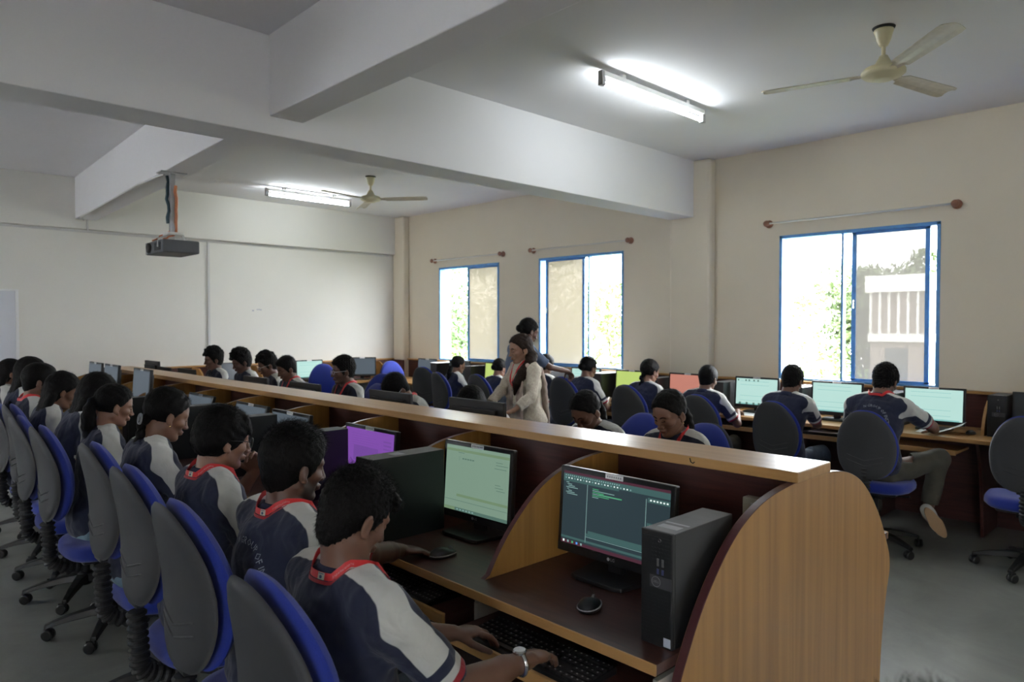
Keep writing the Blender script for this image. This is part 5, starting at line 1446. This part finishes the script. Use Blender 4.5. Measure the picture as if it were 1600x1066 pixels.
# ---- window desk, facing +X, backs to the camera
sit('boy with red lanyard and printed jersey back at the window desk, one shoe sole raised', (5.437, 1.792), 1.305, 'black-backed office chair of the boy with the raised shoe sole', facing=-.12,
    lean=6, hunch=10, hp=24, h=.007, hair='spiky', extra_hair=900, skin=(.17, .082, .052), seed=23, chp=(5.30, 1.79), dz=-.05, girth=1.08, text=True, trousers=M_OLIVE, chrz=.08,
    hands={'R': dict(w=(5.76, 1.56, .79), d=(.9, .3, .0), k='mouse', p=(-.2, -1, -.5)), 'L': dict(w=(5.74, 1.98, .76), d=(.95, -.2, -.1), k='type')},
    feet={'R': dict(a=(5.47, 1.52, .26), d=(.36, -.42, -.83), n=(-.92, -.36, .12), p=(.9, -.9, .6)), 'L': dict(a=(5.42, 1.86, .16), d=(.5, .1, -.8), p=(1, .2, .4))})
sit('spiky-haired boy at the window desk left of the widest window post', (5.50, 2.50), 1.26, 'black-backed office chair of the spiky-haired boy', facing=-.05,
    lean=4, hunch=10, hp=20, h=.0085, hair='spiky', extra_hair=600, skin=(.15, .07, .045), seed=24, chp=(5.423, 2.449), dz=-.05, trousers=M_JEAN, lanyard=False,
    hands={'R': dict(w=(5.82, 2.42, .73), d=(.95, .2, -.1), k='type'), 'L': dict(w=(5.82, 2.68, .73), d=(.95, -.2, -.1), k='type')})
sit('boy with short flat hair in front of the salmon pink monitor', (5.50, 3.25), 1.225, 'black-backed office chair left of the boy with short flat hair', facing=0.,
    lean=5, hunch=10, hp=14, h=.0085, hair='short', extra_hair=600, skin=(.17, .082, .052), seed=25, chp=(5.457, 3.137), dz=-.05, trousers=M_OLIVE, lanyard=False, hands=typing(5.72, 3.2, z=.80))
sit('girl with one long plait, between the salmon and lime monitors', (5.50, 3.86), 1.245, 'black-backed office chair of the girl with one long plait', facing=0.,
    lean=4, hunch=8, hp=14, hy=-12, h=.0085, hair='braid', female=True, skin=(.24, .12, .08), seed=26, chp=(5.414, 3.827), dz=-.01, trousers=M_JEAN, lanyard=False, hands=typing(5.72, 3.9, z=.80))
sit('girl with short tied hair in front of the middle window opening', (5.52, 4.62), 1.235, 'black-backed office chair with a hand resting on its back', facing=0.,
    lean=4, hunch=8, hp=16, hy=-5, h=.0085, hair='bun', female=True, skin=(.17, .082, .052), seed=27, chp=(5.418, 4.602), dz=.02, trousers=M_JEAN, lanyard=False, hands=typing(5.72, 4.62, z=.80))
sit('person at the window desk just right of the standing woman, mostly hidden', (5.55, 5.24), 1.265, None, facing=0., lean=4, hunch=8, hp=16, h=.0095, hair='short', skin=(.17, .085, .055), seed=28, lanyard=False)
sit('girl with a bun at the window desk just left of the standing woman', (5.52, 5.94), 1.17, 'black-backed office chair of the girl with a bun', facing=0.,
    lean=4, hunch=8, hp=14, h=.0085, hair='bun', female=True, skin=(.24, .12, .08), seed=29, chp=(5.452, 5.89), dz=-.02, lanyard=False, hands=typing(5.72, 5.94, z=.80))
sit('farthest girl at the window desk, ponytail and white raglan sleeve', (5.55, 6.72), 1.185, 'black-backed office chair of the farthest girl at the window desk', facing=-.15,
    lean=3, hunch=8, hp=10, h=.0085, hair='lowpony', female=True, skin=(.22, .11, .07), seed=30, chp=(5.539, 6.655), dz=-.04, lanyard=False, hands=typing(5.72, 6.7, z=.80))
# ---- standing
MK = shirt_mat('steel blue shirt cloth', navy=(.085, .115, .19), bands=False)
wr, wi = person('standing woman in cream embroidered kurta and dupatta, long side-swept hair, red lanyard', (3.90, 3.96), HR(163), 1.485, lean=2, hunch=4, hp=12, h=.0055, hair='sidelong', female=True, stand=True,
    top='kurta', skin=(.33, .175, .115), extra_hair=2500, seed=31, girth=1.16, hairm=hair_mat('dark brown hair', (.020, .012, .009)), eyes='down', trousers=mat('cream trousers', (.45, .40, .32), .9),
    hands={'L': dict(w=(3.62, 3.75, .92), d=(-.7, .5, -.3), k='relax'), 'R': dict(w=(3.66, 4.10, .90), d=(-.8, -.4, -.3), k='relax')}, hsize=1.07)
# her dupatta: a long folded cloth over both shoulders
def dupatta(r, I):
    T, S, nb, sh, ch, R2, hip = I['T'], I['S'], I['nb'], I['shc'], I['chest'], I['R2'], I['hip']
    D = Field(); rg = random.Random(4)
    for s in (-1, 1):
        path = [hip+np.array([.13, s*.10, -.12]), ch+R2@np.array([.135, s*.105, -.15]), ch+R2@np.array([.118, s*.115, .02]), sh+np.array([.055, s*.115, .045]), sh+np.array([-.02, s*.13, .062]), sh+np.array([-.085, s*.12, .01]), ch+R2@np.array([-.125, s*.10, -.06]), hip+np.array([-.15, s*.09, -.02])]
        for q in range(4):
            o = np.array([0, s*(q-1.5)*.020, .004*(q % 2)])
            P = [p+o for p in path]
            for i in range(len(P)-1): D.cone(P[i], P[i+1], .016, .016, .012)
    D.wave(.003, 70, 3)
    P, Fc = grow(D, .006, proj=False)
    mobj('dupatta', np_mesh('dupatta', P*S, Fc, mat('beige dupatta cloth', (.58, .50, .42), .9, col2=(.44, .32, .28), nscale=26, stretch=(1, 1, .35), bump=.3, bscale=120)), r)
dupatta(wr, wi)
person('standing girl with a bun in a steel blue top, hand on a chair back', (4.72, 4.68), HR(-14), 1.615, lean=4, hunch=10, hp=22, h=.0075, hair='bun', female=True, stand=True, skin=(.13, .062, .04), extra_hair=800,
    seed=32, top='shirt', shirtm=MK, lanyard=False, hands={'R': dict(w=(4.98, 4.42, 1.12), d=(.8, .1, -.5), k='grip')})
# someone low at the bottom edge
person('dark head top just entering the bottom right edge of the photo', (.70, .18), HR(40), 1.246, lean=0, hunch=6, hp=10, h=.008, hair='short', extra_hair=1200, skin=(.15, .07, .045), seed=34, lanyard=False)
# ---- empty chairs
chair_at('black-backed office chair cut by the right edge of the photo', 5.42, .93, .1, -.02)
chair_at('empty blue chair at the back wall desk turned towards the camera', 4.62, 8.36, -PI/2-.5)
chair_at('empty blue chair near the far corner with its back turned sideways', 5.78, 8.30, -PI/2-.2)
chair_at('empty blue chair behind the boy bent low over his desk', 4.0, 6.25, PI+.6)
chair_at('empty blue-backed chair left of the farthest girl at the window desk', 5.62, 7.22, .3)

# ================================================================== outside
struct('ground', MB().box(XW+1, 90, -60, 90, -7.3, -7.), mat('outside ground', (.18, .20, .10), .9, noise=.4, nscale=.6))
def leafmat(n, c):
    return mat(n, c, .6, noise=.35, nscale=1.4)
LG = [leafmat('light green leaves', (.13, .22, .045)), leafmat('mid green leaves', (.07, .14, .035)), leafmat('grey green leaves', (.12, .17, .07))]
M_BARK = mat('tree bark', (.10, .07, .05), .9)
def tree(label, x, y, ztop, rad, n, leaf, ls=.16, seed=0, sparse=1.):
    r = thing('tree', label, 'tree', (x, y, -7), group='trees outside the windows')
    rg = np.random.default_rng(seed); C = []
    hh = ztop+7; cz = hh-rad*1.1
    for i in range(16): C.append((rg.normal(0, rad*.42), rg.normal(0, rad*.42), cz+rg.normal(0, rad*.45), rad*rg.uniform(.35, .6)))
    vs = []; fs = []
    for i in range(n):
        c = C[i % 16]; d = rg.normal(0, 1, 3); d /= np.linalg.norm(d); p = np.array(c[:3])+d*c[3]*rg.uniform(.55, 1.05)**.7
        if p[2] > hh: p[2] = hh-rg.uniform(0, .3)
        u = rg.normal(0, 1, 3); u /= np.linalg.norm(u); v = np.cross(u, d); v /= np.linalg.norm(v)+1e-9; s = ls*rg.uniform(.6, 1.3)
        w_ = np.cross(u, v)*s*.12; b = len(vs)
        vs += [p-u*s, p-v*s*.42+w_, p+u*s, p+v*s*.42+w_]; fs += [(b, b+1, b+2), (b, b+2, b+3)]
    MB().add(vs, fs).obj('crown', leaf, r)
    mb = MB().tube([(0, 0, 0), (.1, 0, cz*.4), (0, .05, cz)], [rad*.09, rad*.07, rad*.04], 8)
    for c in C[:6]: mb.tube([(0, .02, cz*.7), ((c[0])*.5, c[1]*.5, (cz*.8+c[2])/2), c[:3]], [.06, .045, .02], 6)
    mb.obj('trunk', M_BARK, r, smooth=True)
tree('dense green tree outside the far window', 13.5, 17.5, 4.2, 3.0, 15000, LG[1], .085, 1)
tree('bright tree low in the opening of the far window', 11.6, 13.2, 1.0, 2.0, 9000, LG[0], .07, 2)
tree('hazy tree behind the middle window sash', 17.0, 15.9, 3.8, 2.4, 9000, LG[2], .10, 3)
tree('pale leafy tree low in the middle window opening', 15.5, 11.9, 2.7, 2.8, 14000, LG[0], .08, 4)
tree('leafy tree at lower left of the widest window', 15.5, 7.6, 2.3, 2.2, 15000, LG[0], .08, 5)
tree('tree behind the tinted sash of the widest window', 22.0, 7.5, 3.6, 1.7, 8000, LG[2], .11, 6)
tree('tree right of the distant building, seen through the tinted sash', 26.0, 7.6, 4.0, 1.8, 8000, LG[2], .12, 7)
# distant building
bd = thing('building', 'distant pale building with vertical grille behind the tinted sash', 'building', (18.5, 5.3, -7))
MB().box(0, 5, -1.05, 1.15, 0, 9.6).obj('wall', mat('pale pink render', (.30, .25, .225), .8), bd)
MB().box(-.25, 0, -1.1, 1.2, 9.35, 9.75).box(-.12, 0, -1.08, 1.18, 8.15, 8.35).obj('parapet', mat('white render', (.75, .74, .72), .8), bd)
for k in range(11):
    MB().box(-.10, -.03, -1.0+k*.21, -.95+k*.21, 8.35, 9.4).obj('grille_bar', mat('white render', (.75, .74, .72), .8), bd)
MB().box(-.02, .02, -.5, -.1, 6.6, 8.0).obj('window', mat('dark window', (.08, .09, .10), .2), bd)
MB().box(-.02, .02, .3, .8, 6.6, 8.0).obj('window', mat('dark window', (.08, .09, .10), .2), bd)
